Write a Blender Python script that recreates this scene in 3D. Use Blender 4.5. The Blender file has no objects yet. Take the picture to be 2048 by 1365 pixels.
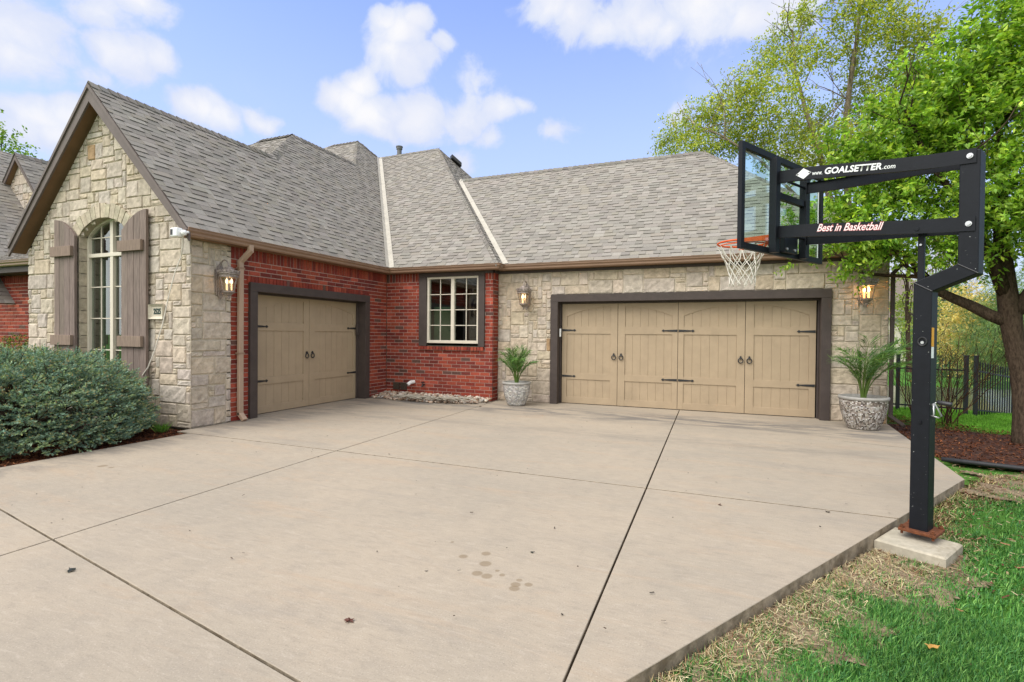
import bpy, bmesh, math, random
import numpy as np
from mathutils import Vector, Matrix
R = random.Random(7)
rng = np.random.default_rng(11)
rad = math.radians
C = bpy.context.scene.collection
SC = bpy.context.scene

# ------------------------------------------------------------------ camera
cam_d = bpy.data.cameras.new('camera'); cam = bpy.data.objects.new('camera', cam_d); C.objects.link(cam)
cam_d.sensor_width = 36.0; cam_d.lens = 1031.53 / 2048 * 36; cam_d.clip_start = 0.05; cam_d.clip_end = 1500
_r = Vector((0.92640, 0.37642, 0.00924)); _dn = Vector((0.01336, -0.00832, -0.99988)); _f = Vector((-0.37629, 0.92641, -0.01273))
cam.matrix_world = Matrix(((_r.x, -_dn.x, -_f.x, 0), (_r.y, -_dn.y, -_f.y, 0), (_r.z, -_dn.z, -_f.z, 1.4677), (0, 0, 0, 1)))
SC.camera = cam

def pix_dir(u, v):
    d = _r * ((u - 1024) / 1031.53) + _dn * ((v - 682.5) / 1031.53) + _f
    return d.normalized()

# ------------------------------------------------------------------ world, sun, exposure
SUN_EL, SUN_AZ = 52.0, 215.0          # degrees; azimuth measured from +Y towards +X
SKY_STRENGTH, SUN_STRENGTH = 0.15, 2.2
EXPOSURE = 0.84
HORIZON = (2.3, 2.75, 3.6); CLOUD_LO = (2.7, 2.95, 3.6); CLOUD_HI = (3.75, 3.7, 3.7); CLOUD_SH = (2.6, 2.8, 3.5); OVER_LO = (4.55, 4.6, 4.65); OVER_HI = (7.5, 7.5, 7.45)
W = bpy.data.worlds.new('World'); SC.world = W; W.use_nodes = True

class NT:
    """tiny node-tree helper"""
    def __init__(s, nt): s.nt = nt; s.n = nt.nodes; s.l = nt.links
    def new(s, t, **k):
        n = s.n.new(t)
        for a, b in k.items(): setattr(n, a, b)
        return n
    def link(s, a, b): s.l.new(a, b)
    def val(s, sock, v):
        if hasattr(v, 'is_linked') or isinstance(v, bpy.types.NodeSocket): s.link(v, sock)
        else: sock.default_value = v
    def math(s, op, a, b=0.0, c=None, clamp=False):
        n = s.new('ShaderNodeMath', operation=op); n.use_clamp = clamp
        s.val(n.inputs[0], a); s.val(n.inputs[1], b)
        if c is not None: s.val(n.inputs[2], c)
        return n.outputs[0]
    def vmath(s, op, a, b=None):
        n = s.new('ShaderNodeVectorMath', operation=op); s.val(n.inputs[0], a)
        if b is not None: s.val(n.inputs[1], b)
        return n
    def mix(s, f, a, b, blend='MIX'):
        n = s.new('ShaderNodeMix', data_type='RGBA', blend_type=blend)
        s.val(n.inputs[0], f)
        for sock, v in ((n.inputs[6], a), (n.inputs[7], b)):
            if isinstance(v, bpy.types.NodeSocket): s.link(v, sock)
            else: sock.default_value = (*v[:3], 1)
        return n.outputs[2]
    def noise(s, vec, scale, detail=3, rough=0.55, dist=0.0):
        n = s.new('ShaderNodeTexNoise'); n.inputs['Scale'].default_value = scale
        n.inputs['Detail'].default_value = detail; n.inputs['Roughness'].default_value = rough
        n.inputs['Distortion'].default_value = dist
        if vec is not None: s.link(vec, n.inputs['Vector'])
        return n.outputs[0]
    def ramp(s, v, lo, hi, a=0.0, b=1.0, smooth=True):
        n = s.new('ShaderNodeMapRange'); n.interpolation_type = 'SMOOTHSTEP' if smooth else 'LINEAR'
        s.val(n.inputs[0], v)
        n.inputs[1].default_value = lo; n.inputs[2].default_value = hi; n.inputs[3].default_value = a; n.inputs[4].default_value = b
        return n.outputs[0]

def build_world():
    t = NT(W.node_tree); t.n.clear()
    out = t.new('ShaderNodeOutputWorld'); bg = t.new('ShaderNodeBackground')
    sky = t.new('ShaderNodeTexSky', sky_type='NISHITA'); sky.sun_disc = False
    sky.sun_elevation = rad(SUN_EL); sky.sun_rotation = rad(SUN_AZ)
    sky.air_density = 1.0; sky.dust_density = 0.6; sky.ozone_density = 2.0
    co = t.new('ShaderNodeTexCoord'); D = co.outputs['Generated']
    sep = t.new('ShaderNodeSeparateXYZ'); t.link(D, sep.inputs[0])
    # the blue of a clear spring day: lift and tint the physical sky
    base = t.mix(1.0, sky.outputs[0], (1.02, 0.98, 1.25), 'MULTIPLY')
    hz = t.ramp(sep.outputs[2], 0.02, 0.72, 1.0, 0.0)
    hzc = t.math('MULTIPLY', hz, 0.90)
    base = t.mix(hzc, base, HORIZON)
    # clouds: puffs with their own place in the sky, broken up by noise
    warp = t.new('ShaderNodeTexNoise'); warp.inputs['Scale'].default_value = 7.0; warp.inputs['Detail'].default_value = 3
    t.link(D, warp.inputs['Vector'])
    wv = t.vmath('SUBTRACT', warp.outputs['Color'], (0.5, 0.5, 0.5)).outputs[0]
    wv = t.vmath('MULTIPLY', wv, (0.10, 0.10, 0.07)).outputs[0]
    DW = t.vmath('ADD', D, wv).outputs[0]
    puffs = [(60, 225, .06, .8), (120, 215, .05, .75), (40, 270, .06, .7), (225, 105, .05, .9), (300, 130, .045, .8), (360, 215, .045, .85), (430, 240, .05, .8), (510, 250, .045, .6), (665, 185, .045, 1.), (720, 170, .05, 1.), (770, 210, .05, .9), (880, 90, .035, .8), (830, 45, .045, .95), (760, 50, .04, .9), (1040, 210, .035, .7), (1100, 20, .06, .8), (1200, 60, .05, .8), (1330, 60, .05, .8), (1510, 30, .07, .8), (1560, 10, .08, .8), (20, 90, .07, .8), (110, 95, .05, .7), (280, 20, .06, .75), (800, 75, .070, 1.), (795, 120, .070, .9), (850, 112, .05, .75), (700, 195, .062, 1.), (740, 222, .07, .9), (825, 232, .085, .85), (920, 225, .075, .75),
             (1005, 215, .05, .7), (950, 155, .06, .5), (985, 270, .045, .55), (1110, 255, .05, .45), (250, 120, .07, .7), (160, 140, .055, .55),
             (395, 225, .06, .75), (90, 255, .085, .75), (40, 45, .085, .75), (200, 30, .07, .6), (1140, 35, .075, .7), (1270, 40, .09, .75),
             (1420, 5, .12, .8), (1350, 240, .05, .5), (1600, 330, .10, .6), (920, 320, .05, .5), (1820, 560, .10, .7)]
    DS = t.vmath('MULTIPLY', DW, (1.0, 1.0, 1.5)).outputs[0]
    dens = None
    for u, v, r, k in puffs:
        r *= 1.12; c = pix_dir(u, v)
        ln = t.vmath('DISTANCE', DS, (c.x, c.y, c.z * 1.5)).outputs['Value']
        m = t.math('MULTIPLY_ADD', ln, -k / r, k)
        dens = m if dens is None else t.math('MAXIMUM', dens, m)
    # clouds behind the camera and overhead
    far = t.noise(D, 2.2, 4, .6)
    nz = t.noise(DW, 16.0, 6, .62)
    dn = t.math('ADD', dens, t.math('MULTIPLY', t.math('SUBTRACT', nz, .5), 0.9))
    mask = t.ramp(dn, 0.12, 0.42)
    shade = t.noise(DW, 9.0, 3, .5)
    cc = t.mix(t.ramp(dn, 0.25, 0.9), CLOUD_LO, CLOUD_HI)
    cc = t.mix(t.ramp(shade, .35, .6, .35, 0.), cc, CLOUD_SH)
    col = t.mix(t.math('MULTIPLY', mask, 0.95), base, cc)
    # thin veil
    veil = t.ramp(t.noise(DW, 3.5, 5, .6), .48, .75, 0, .35)
    col = t.mix(t.math('MULTIPLY', veil, hz), col, CLOUD_LO)
    # the broad bright overcast behind the camera and overhead that lights the place
    ov = t.math('MAXIMUM', t.ramp(sep.outputs[1], .12, -.30), t.ramp(sep.outputs[2], .62, .85))
    ovc = t.mix(t.ramp(far, .3, .7), OVER_LO, OVER_HI)
    col = t.mix(t.math('MULTIPLY', ov, .92), col, ovc)
    t.link(col, bg.inputs[0]); bg.inputs[1].default_value = SKY_STRENGTH
    t.link(bg.outputs[0], out.inputs[0])
build_world()
sun_d = bpy.data.lights.new('sun', 'SUN'); sun = bpy.data.objects.new('sun', sun_d); C.objects.link(sun)
sun_d.energy = SUN_STRENGTH; sun_d.angle = rad(50); sun_d.color = (1.0, 0.985, 0.955)
sd = Vector((math.sin(rad(SUN_AZ)) * math.cos(rad(SUN_EL)), math.cos(rad(SUN_AZ)) * math.cos(rad(SUN_EL)), math.sin(rad(SUN_EL))))
sun.rotation_euler = sd.to_track_quat('Z', 'Y').to_euler()
SC.view_settings.view_transform = 'Standard'; SC.view_settings.look = 'None'; SC.view_settings.gamma = 1; SC.view_settings.exposure = EXPOSURE
SC.cycles.max_bounces = 5; SC.cycles.transparent_max_bounces = 16

# ------------------------------------------------------------------ colour and materials
def s2l(c):
    return tuple(((x / 255) / 12.92 if x / 255 <= .04045 else ((x / 255 + .055) / 1.055) ** 2.4) for x in c)
def lin(c, k=1.0):
    l = s2l(c); return (l[0] * k, l[1] * k, l[2] * k)

def mat(name, base=(.5, .5, .5), rough=.7, attr=False, var=0.0, nscale=8.0, bump=0.0, bscale=40.0, metal=0.0, spec=0.3, tint=None, tscale=1.5, tlo=.45, thi=.7, trans=0.0, coat=0.0, bdist=.01, stretch=None):
    m = bpy.data.materials.new(name); m.use_nodes = True; t = NT(m.node_tree)
    b = t.n['Principled BSDF']; b.inputs['Roughness'].default_value = rough; b.inputs['Metallic'].default_value = metal
    b.inputs['Specular IOR Level'].default_value = spec; b.inputs['Coat Weight'].default_value = coat
    co = t.new('ShaderNodeTexCoord').outputs['Object']
    if stretch:
        mp = t.new('ShaderNodeMapping'); mp.inputs['Scale'].default_value = stretch; t.link(co, mp.inputs[0]); co = mp.outputs[0]
    if attr:
        a = t.new('ShaderNodeAttribute'); a.attribute_name = 'Col'; col = a.outputs['Color']
        if base != (.5, .5, .5): col = t.mix(1.0, col, base, 'MULTIPLY')
    else:
        r = t.new('ShaderNodeRGB'); r.outputs[0].default_value = (*base, 1); col = r.outputs[0]
    if tint is not None:
        col = t.mix(t.ramp(t.noise(co, tscale, 5, .65), tlo, thi, 0, .8), col, tint)
    if var:
        n = t.noise(co, nscale, 5, .65)
        n2 = t.new('ShaderNodeMix', data_type='RGBA', blend_type='MULTIPLY'); n2.inputs[0].default_value = 1
        t.link(col, n2.inputs[6])
        cr = t.ramp(n, .3, .7, 1 - var, 1 + var * .6)
        cmb = t.new('ShaderNodeCombineColor'); [t.link(cr, cmb.inputs[i]) for i in range(3)]
        t.link(cmb.outputs[0], n2.inputs[7]); col = n2.outputs[2]
    t.link(col, b.inputs['Base Color'])
    if bump:
        bp = t.new('ShaderNodeBump'); bp.inputs['Strength'].default_value = bump; bp.inputs['Distance'].default_value = bdist
        t.link(t.noise(co, bscale, 6, .65), bp.inputs['Height']); t.link(bp.outputs[0], b.inputs['Normal'])
    if trans:
        tr = t.new('ShaderNodeBsdfTranslucent'); t.link(t.mix(1.0, col, (1.15, 1.2, .6), 'MULTIPLY'), tr.inputs[0])
        mx = t.new('ShaderNodeMixShader'); mx.inputs[0].default_value = trans
        t.link(b.outputs[0], mx.inputs[1]); t.link(tr.outputs[0], mx.inputs[2]); t.link(mx.outputs[0], t.n['Material Output'].inputs[0])
    return m

def glass_mat(name, tint=(1, 1, 1), base_mix=.12, rough=0.0, ior=1.5):
    m = bpy.data.materials.new(name); m.use_nodes = True; t = NT(m.node_tree); t.n.remove(t.n['Principled BSDF'])
    tr = t.new('ShaderNodeBsdfTransparent'); tr.inputs[0].default_value = (*tint, 1)
    gl = t.new('ShaderNodeBsdfGlossy'); gl.inputs['Roughness'].default_value = rough; gl.inputs[0].default_value = (.95, 1, .97, 1)
    fr = t.new('ShaderNodeLayerWeight'); fr.inputs[0].default_value = .5
    mx = t.new('ShaderNodeMixShader'); t.link(t.math('MULTIPLY_ADD', t.math('POWER', fr.outputs['Facing'], 3.5), .7, base_mix, clamp=True), mx.inputs[0])
    t.link(tr.outputs[0], mx.inputs[1]); t.link(gl.outputs[0], mx.inputs[2]); t.link(mx.outputs[0], t.n['Material Output'].inputs[0])
    return m

M = {}
M['stone'] = mat('limestone', attr=True, rough=.9, var=.24, nscale=11, bump=.6, bscale=30, bdist=.02, spec=.15)
M['mortar'] = mat('stone_mortar', lin((206, 194, 172), .80), .95, var=.12, nscale=20, bump=.4, bscale=90, spec=.1)
M['brick'] = mat('red_brick', attr=True, rough=.85, var=.22, nscale=30, bump=.5, bscale=70, bdist=.006, spec=.2)
M['bmortar'] = mat('brick_mortar', lin((206, 182, 168), .74), .95, var=.2, nscale=25, spec=.1)
M['shingle'] = mat('asphalt_shingle', attr=True, rough=.95, var=.14, nscale=60, bump=.5, bscale=240, bdist=.003, spec=.12)
M['trim'] = mat('dark_brown_trim', lin((78, 68, 63), .8), .6, var=.14, nscale=6, bump=.12, bscale=30, spec=.3)
M['rake'] = mat('grey_brown_rake', lin((112, 100, 94), .8), .6, var=.1, nscale=5, spec=.3)
M['soffit'] = mat('tan_soffit', lin((150, 118, 88), .8), .7, var=.1, nscale=3, spec=.2)
M['door'] = mat('tan_door_paint', lin((187, 165, 135), .71), .5, var=.06, nscale=4, bump=.06, bscale=60, spec=.35, tint=lin((166, 147, 120), .74), tscale=1.2, tlo=.5, thi=.8)
M['gap'] = mat('door_gap', (.012, .011, .01), .9)
M['iron'] = mat('black_iron', (.015, .015, .016), .45, var=.2, nscale=40, spec=.5)
M['gutter'] = mat('brown_gutter_metal', lin((158, 127, 104), .78), .42, var=.08, nscale=4, spec=.45)
M['downspout'] = mat('tan_downspout_paint', lin((188, 160, 136), .76), .5, var=.08, nscale=4, spec=.35)
M['valley'] = mat('valley_flashing', lin((196, 188, 172), .7), .5, var=.12, nscale=6, spec=.4)
M['frame'] = mat('cream_window_frame', lin((226, 216, 196), .78), .5, var=.05, spec=.35)
M['shutter'] = mat('weathered_shutter_wood', attr=True, rough=.8, var=.25, nscale=6, bump=.35, bscale=22, bdist=.006, stretch=(9, 9, .8), spec=.2)
M['glass'] = glass_mat('window_glass', (.50, .60, .53), .17)
M['board_glass'] = glass_mat('backboard_glass', (.84, .95, .90), .05)
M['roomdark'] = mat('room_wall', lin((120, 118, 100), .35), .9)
M['curtain'] = mat('curtain_cloth', lin((120, 140, 112), .7), .9, var=.2, nscale=4)
M['blacksteel'] = mat('black_powder_coat', (.006, .007, .010), .5, var=.2, nscale=12, spec=.22, bump=.05, bscale=60)
M['rust'] = mat('rusted_plate', lin((120, 70, 42), .7), .85, var=.4, nscale=22, bump=.5, bscale=60)
M['steel'] = mat('zinc_bolt', (.55, .55, .55), .35, metal=.8)
M['orange'] = mat('orange_rim_paint', lin((226, 92, 30), .85), .45, var=.12, nscale=20)
M['cord'] = mat('white_net_cord', lin((225, 218, 205), .8), .9)
M['white'] = mat('white_vinyl', (.75, .75, .73), .5)
M['pink'] = mat('pale_red_vinyl', lin((240, 150, 150), .9), .5)
M['yellow'] = mat('amber_warning_sticker', lin((235, 165, 30), .85), .5)
M['concrete_pad'] = mat('pad_concrete', lin((190, 180, 160), .72), .9, var=.16, nscale=14, bump=.4, bscale=120, bdist=.004, spec=.15, tint=lin((150, 138, 115), .7), tscale=6, tlo=.5, thi=.75)
M['pewter'] = mat('aged_pewter', lin((160, 146, 136), .8), .42, metal=.3, var=.45, nscale=55, bump=.4, bscale=70, spec=.5)
M['lampglass'] = glass_mat('lamp_glass', (.93, .90, .84), .04, rough=.08)
M['mosaic'] = mat('mosaic_tile', attr=True, rough=.25, spec=.6, var=.08, nscale=60)
M['grout'] = mat('pot_rim', lin((172, 168, 160), .72), .6, var=.15, nscale=20)
M['soil'] = mat('dark_potting_soil', lin((55, 42, 34), .8), .95, var=.3, nscale=40, bump=.6, bscale=60)
M['leaf'] = mat('leaf', attr=True, rough=.45, trans=.42, spec=.35)
M['needle'] = mat('needle', attr=True, rough=.6, trans=.12, spec=.25)
M['palm'] = mat('palm_leaf', attr=True, rough=.45, trans=.2, spec=.4)
M['bark'] = mat('dark_bark', lin((112, 94, 78), .52), .95, var=.5, nscale=14, bump=1.0, bscale=22, bdist=.03, stretch=(3, 3, .9), spec=.1)
M['paperbark'] = mat('pale_bark', lin((168, 150, 128), .6), .9, var=.35, nscale=9, bump=.4, bscale=20)
M['twig'] = mat('bare_twig', attr=True, rough=.9, spec=.1)
M['mulch'] = mat('bark_mulch_chip', attr=True, rough=.95, spec=.1, var=.2, nscale=60)
M['mulchbase'] = mat('mulch_bed', lin((92, 56, 38), .6), .95, var=.45, nscale=26, bump=1., bscale=60, bdist=.02, tint=lin((60, 38, 26), .6), tscale=9)
M['rock'] = mat('river_rock', attr=True, rough=.75, var=.2, nscale=40, spec=.25)
M['grass'] = mat('grass_blade', attr=True, rough=.6, trans=.3, spec=.25)
M['fence'] = mat('fence_black_metal', (.012, .013, .018), .45, spec=.4)
M['pvc'] = mat('white_pvc', (.72, .71, .68), .4)
M['ventc'] = mat('vent_grille', lin((98, 84, 70), .6), .7, var=.2, nscale=30)
M['plaque'] = mat('cast_stone_plaque', lin((214, 204, 182), .75), .85, var=.12, nscale=30)
M['greenblack'] = mat('dark_numeral', lin((40, 62, 58), .8), .5)
M['camwhite'] = mat('camera_white_plastic', (.78, .78, .76), .35, spec=.5)
M['edging'] = mat('black_edging', (.02, .02, .022), .6, spec=.4, var=.3, nscale=30)

def emit_mat(name, col, strength):
    m = bpy.data.materials.new(name); m.use_nodes = True; b = m.node_tree.nodes['Principled BSDF']
    b.inputs['Base Color'].default_value = (*col, 1); b.inputs['Emission Color'].default_value = (*col, 1); b.inputs['Emission Strength'].default_value = strength
    return m
M['bulb'] = emit_mat('lit_bulb', (1.0, .62, .25), 4); M['bulbdim'] = emit_mat('weak_bulb', (1.0, .78, .5), 1.3)
M['candle'] = emit_mat('lit_candle_sleeve', (1.0, .55, .18), 1.6)
M['candledim'] = emit_mat('dim_candle_sleeve', (1.0, .72, .42), .5)

def concrete_mat():
    m = bpy.data.materials.new('driveway_concrete'); m.use_nodes = True; t = NT(m.node_tree); b = t.n['Principled BSDF']
    co = t.new('ShaderNodeTexCoord').outputs['Object']
    base = t.mix(t.ramp(t.noise(co, .55, 6, .6), .35, .68), lin((200, 184, 162), .57), lin((188, 175, 156), .57))
    mp = t.new('ShaderNodeMapping'); mp.inputs['Scale'].default_value = (.5, 2.2, 1); mp.inputs['Rotation'].default_value = (0, 0, .25); t.link(co, mp.inputs[0])
    base = t.mix(t.ramp(t.noise(mp.outputs[0], 1.3, 6, .7, .6), .50, .72, 0, .45), base, lin((202, 174, 144), .60))
    base = t.mix(t.ramp(t.noise(mp.outputs[0], .8, 5, .7, .4), .54, .76, 0, .42), base, lin((160, 152, 143), .56))
    base = t.mix(t.ramp(t.noise(co, 5.5, 6, .75), .42, .75, 0, .32), base, lin((164, 153, 140), .55))
    sp = t.noise(co, 120, 3, .6)
    base = t.mix(t.ramp(sp, .56, .70, 0, .35), base, lin((120, 108, 95), .6))
    base = t.mix(t.ramp(sp, .42, .28, 0, .32), base, lin((230, 220, 205), .72))
    fine = t.noise(mp.outputs[0], 16, 5, .75, .8)
    base = t.mix(t.ramp(fine, .50, .68, 0, .22), base, lin((150, 138, 124), .52))
    base = t.mix(t.ramp(fine, .46, .34, 0, .22), base, lin((220, 206, 188), .62))
    # damp dark smears near the two garage doors (tyre and run-off marks)
    geo = t.new('ShaderNodeSeparateXYZ'); t.link(co, geo.inputs[0])
    def smear(axis, c, w, amt, col, extra=None):
        nonlocal base
        d = t.math('ABSOLUTE', t.math('ADD', geo.outputs[axis], -c))
        k = t.ramp(d, 0, w, 1, 0)
        k = t.math('MULTIPLY', k, t.ramp(t.noise(mp.outputs[0], 2.2, 5, .7, .5), .40, .62, 0, amt))
        base = t.mix(k, base, col)
    smear(1, 9.4, 1.0, .95, lin((128, 122, 116), .6)); smear(0, -6.9, .6, .6, lin((134, 127, 120), .6)); smear(1, 7.6, .5, .4, lin((140, 132, 122), .6))
    # round leaf stains
    for x, y, r in [(-1.56, 3.02, .032), (-1.44, 3.12, .034), (-1.38, 2.98, .042), (-1.37, 2.84, .036), (-1.30, 2.83, .036), (-1.27, 2.92, .016), (-1.22, 2.88, .02), (-1.10, 2.86, .02),
                    (-1.10, 2.80, .032), (-1.09, 2.755, .034), (-1.03, 2.83, .026), (-1.74, 3.2, .014), (-6.2, 3.5, .05), (-6.05, 3.5, .03)]:
        q = t.vmath('SUBTRACT', co, (x, y, 0)).outputs[0]
        q = t.vmath('MULTIPLY', q, (1, 1, 0)).outputs[0]
        d = t.math('ADD', t.vmath('LENGTH', q).outputs['Value'], t.math('MULTIPLY', t.math('SUBTRACT', sp, .5), .02))
        base = t.mix(t.ramp(d, r * .75, r * 1.1, .55, 0), base, lin((140, 118, 88), .6))
    t.link(base, b.inputs['Base Color']); b.inputs['Roughness'].default_value = .85; b.inputs['Specular IOR Level'].default_value = .2
    bp = t.new('ShaderNodeBump'); bp.inputs['Strength'].default_value = .35; bp.inputs['Distance'].default_value = .004
    t.link(t.noise(co, 70, 6, .7), bp.inputs['Height']); t.link(bp.outputs[0], b.inputs['Normal'])
    return m
M['driveway'] = concrete_mat()
M['slabedge'] = mat('earth_stained_slab_edge', lin((182, 166, 142), .58), .95, var=.35, nscale=9, bump=.5, bscale=40, tint=lin((128, 110, 84), .55), tscale=5, tlo=.42, thi=.66)

def lawn_mat():
    m = bpy.data.materials.new('lawn_ground'); m.use_nodes = True; t = NT(m.node_tree); b = t.n['Principled BSDF']
    co = t.new('ShaderNodeTexCoord').outputs['Object']
    c = t.mix(t.ramp(t.noise(co, .35, 5, .6), .35, .65), lin((108, 156, 66), .66), lin((86, 136, 54), .62))
    c = t.mix(t.ramp(t.noise(co, 30, 5, .7), .4, .7, 0, .5), c, lin((60, 84, 34), .6))
    t.link(c, b.inputs['Base Color']); b.inputs['Roughness'].default_value = .95; b.inputs['Specular IOR Level'].default_value = .1
    bp = t.new('ShaderNodeBump'); bp.inputs['Strength'].default_value = .8; bp.inputs['Distance'].default_value = .03
    t.link(t.noise(co, 45, 5, .7), bp.inputs['Height']); t.link(bp.outputs[0], b.inputs['Normal'])
    return m
M['lawn'] = lawn_mat()
M['dirt'] = mat('bare_soil', lin((168, 146, 116), .62), .95, var=.45, nscale=38, bump=.9, bscale=70, bdist=.015, tint=lin((116, 86, 64), .6), tscale=7)
M['water'] = mat('pond_water', lin((120, 118, 92), .5), .12, spec=.5, bump=.1, bscale=3)

# ------------------------------------------------------------------ mesh helpers
V = Vector
class MB:
    """collects faces with a colour each, then links them as ONE mesh object"""
    def __init__(s): s.v = []; s.f = []; s.c = []
    def poly(s, pts, col=(.5, .5, .5)):
        i = len(s.v); s.v += [tuple(p) for p in pts]; s.f.append(tuple(range(i, i + len(pts)))); s.c.append(col)
    def obox(s, c, ax, h, col=(.5, .5, .5)):
        c = V(c); a, b, d = [V(x).normalized() * y for x, y in zip(ax, h)]
        i = len(s.v)
        for sx, sy, sz in ((-1, -1, -1), (1, -1, -1), (1, 1, -1), (-1, 1, -1), (-1, -1, 1), (1, -1, 1), (1, 1, 1), (-1, 1, 1)):
            s.v.append(tuple(c + a * sx + b * sy + d * sz))
        for f in ((0, 3, 2, 1), (4, 5, 6, 7), (0, 1, 5, 4), (1, 2, 6, 5), (2, 3, 7, 6), (3, 0, 4, 7)):
            s.f.append(tuple(i + k for k in f)); s.c.append(col)
    def box(s, a, b, col=(.5, .5, .5)):
        s.obox([(p + q) / 2 for p, q in zip(a, b)], ((1, 0, 0), (0, 1, 0), (0, 0, 1)), [abs(q - p) / 2 for p, q in zip(a, b)], col)
    def prism(s, pts, ext, col=(.5, .5, .5)):
        """pts: 3D outline, ext: extrusion vector"""
        pts = [V(p) for p in pts]; ext = V(ext); n = len(pts); i = len(s.v)
        s.v += [tuple(p) for p in pts] + [tuple(p + ext) for p in pts]
        s.f.append(tuple(range(i, i + n))); s.c.append(col)
        s.f.append(tuple(range(i + 2 * n - 1, i + n - 1, -1))); s.c.append(col)
        for k in range(n):
            s.f.append((i + k, i + n + k, i + n + (k + 1) % n, i + (k + 1) % n)); s.c.append(col)
    def tube(s, path, r, n=8, col=(.5, .5, .5), cap=True, closed=False):
        path = [V(p) for p in path]; m = len(path)
        rs = r if isinstance(r, (list, tuple)) else [r] * m
        up = None; i0 = len(s.v)
        for k, p in enumerate(path):
            if closed: d = path[(k + 1) % m] - path[k - 1]
            else: d = path[min(k + 1, m - 1)] - path[max(k - 1, 0)]
            d = d.normalized() if d.length > 1e-9 else V((0, 0, 1))
            if up is None:
                up = V((0, 0, 1)) if abs(d.z) < .9 else V((1, 0, 0))
            a = d.cross(up)
            if a.length < 1e-4: a = d.orthogonal()
            a.normalize(); b = a.cross(d).normalized(); up = b
            for j in range(n):
                t = 2 * math.pi * j / n
                s.v.append(tuple(p + a * (math.cos(t) * rs[k]) + b * (math.sin(t) * rs[k])))
        for k in range(m if closed else m - 1):
            for j in range(n):
                a0 = i0 + k * n + j; a1 = i0 + k * n + (j + 1) % n; kk = (k + 1) % m
                s.f.append((a0, a1, i0 + kk * n + (j + 1) % n, i0 + kk * n + j)); s.c.append(col)
        if cap and not closed:
            s.f.append(tuple(i0 + j for j in range(n))[::-1]); s.c.append(col)
            s.f.append(tuple(i0 + (m - 1) * n + j for j in range(n))); s.c.append(col)
    def lathe(s, prof, c, n=24, col=(.5, .5, .5), axis=None):
        c = V(c); i0 = len(s.v)
        for r, z in prof:
            for j in range(n):
                t = 2 * math.pi * j / n; s.v.append((c.x + r * math.cos(t), c.y + r * math.sin(t), c.z + z))
        for k in range(len(prof) - 1):
            for j in range(n):
                s.f.append((i0 + k * n + j, i0 + k * n + (j + 1) % n, i0 + (k + 1) * n + (j + 1) % n, i0 + (k + 1) * n + j)); s.c.append(col)
        s.f.append(tuple(i0 + j for j in range(n))[::-1]); s.c.append(col)
        s.f.append(tuple(i0 + (len(prof) - 1) * n + j for j in range(n))); s.c.append(col)
    def build(s, name, m, parent=None, loc=None, smooth=False, bevel=0.0):
        base = V(loc) if loc is not None else (root_loc(parent) if parent else V((0, 0, 0)))
        me = bpy.data.meshes.new(name)
        me.from_pydata([(x - base.x, y - base.y, z - base.z) for x, y, z in s.v], [], s.f)
        set_cols(me, s.c)
        return link_mesh(name, me, m, parent, base if not parent else None, smooth, bevel)

def set_cols(me, cols):
    ca = me.color_attributes.new('Col', 'FLOAT_COLOR', 'CORNER')
    n = np.empty(len(me.polygons), dtype=np.int32); me.polygons.foreach_get('loop_total', n)
    c = np.ones((len(cols), 4), dtype=np.float32); c[:, :3] = np.asarray(cols, dtype=np.float32)
    ca.data.foreach_set('color', np.repeat(c, n, axis=0).ravel())

def link_mesh(name, me, m, parent, loc, smooth=False, bevel=0.0):
    o = bpy.data.objects.new(name, me); C.objects.link(o); me.materials.append(m)
    if parent: o.parent = parent
    if loc is not None: o.location = loc
    if smooth:
        me.polygons.foreach_set('use_smooth', [True] * len(me.polygons))
    if bevel:
        b = o.modifiers.new('bevel', 'BEVEL'); b.width = bevel; b.segments = 2; b.limit_method = 'ANGLE'; b.angle_limit = rad(40)
    me.update()
    return o

def root_loc(o):
    l = V((0, 0, 0))
    while o is not None: l = l + o.location; o = o.parent
    return l

def quads(name, P, cols, m, parent=None, loc=(0, 0, 0)):
    """P: (N,k,3) array of polygons, cols (N,3): one big mesh, fast"""
    P = np.asarray(P, dtype=np.float32); N, k, _ = P.shape
    base = np.array(loc if parent is None else root_loc(parent), dtype=np.float32)
    me = bpy.data.meshes.new(name)
    me.vertices.add(N * k); me.vertices.foreach_set('co', (P - base).reshape(-1))
    me.loops.add(N * k); me.loops.foreach_set('vertex_index', np.arange(N * k, dtype=np.int32))
    me.polygons.add(N); me.polygons.foreach_set('loop_start', np.arange(N, dtype=np.int32) * k)
    me.update(calc_edges=True); me.validate()
    set_cols(me, np.asarray(cols))
    return link_mesh(name, me, m, parent, None if parent else tuple(base))

def thing(name, label, cat, loc=(0, 0, 0), group=None):
    o = bpy.data.objects.new(name, None); C.objects.link(o); o.location = loc; o.empty_display_size = .2
    tag(o, label, cat, group); return o
def tag(o, label, cat, group=None):
    o['label'] = label; o['category'] = cat
    if group: o['group'] = group
    return o
def struct(o, kind='structure'):
    o['kind'] = kind; return o

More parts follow.
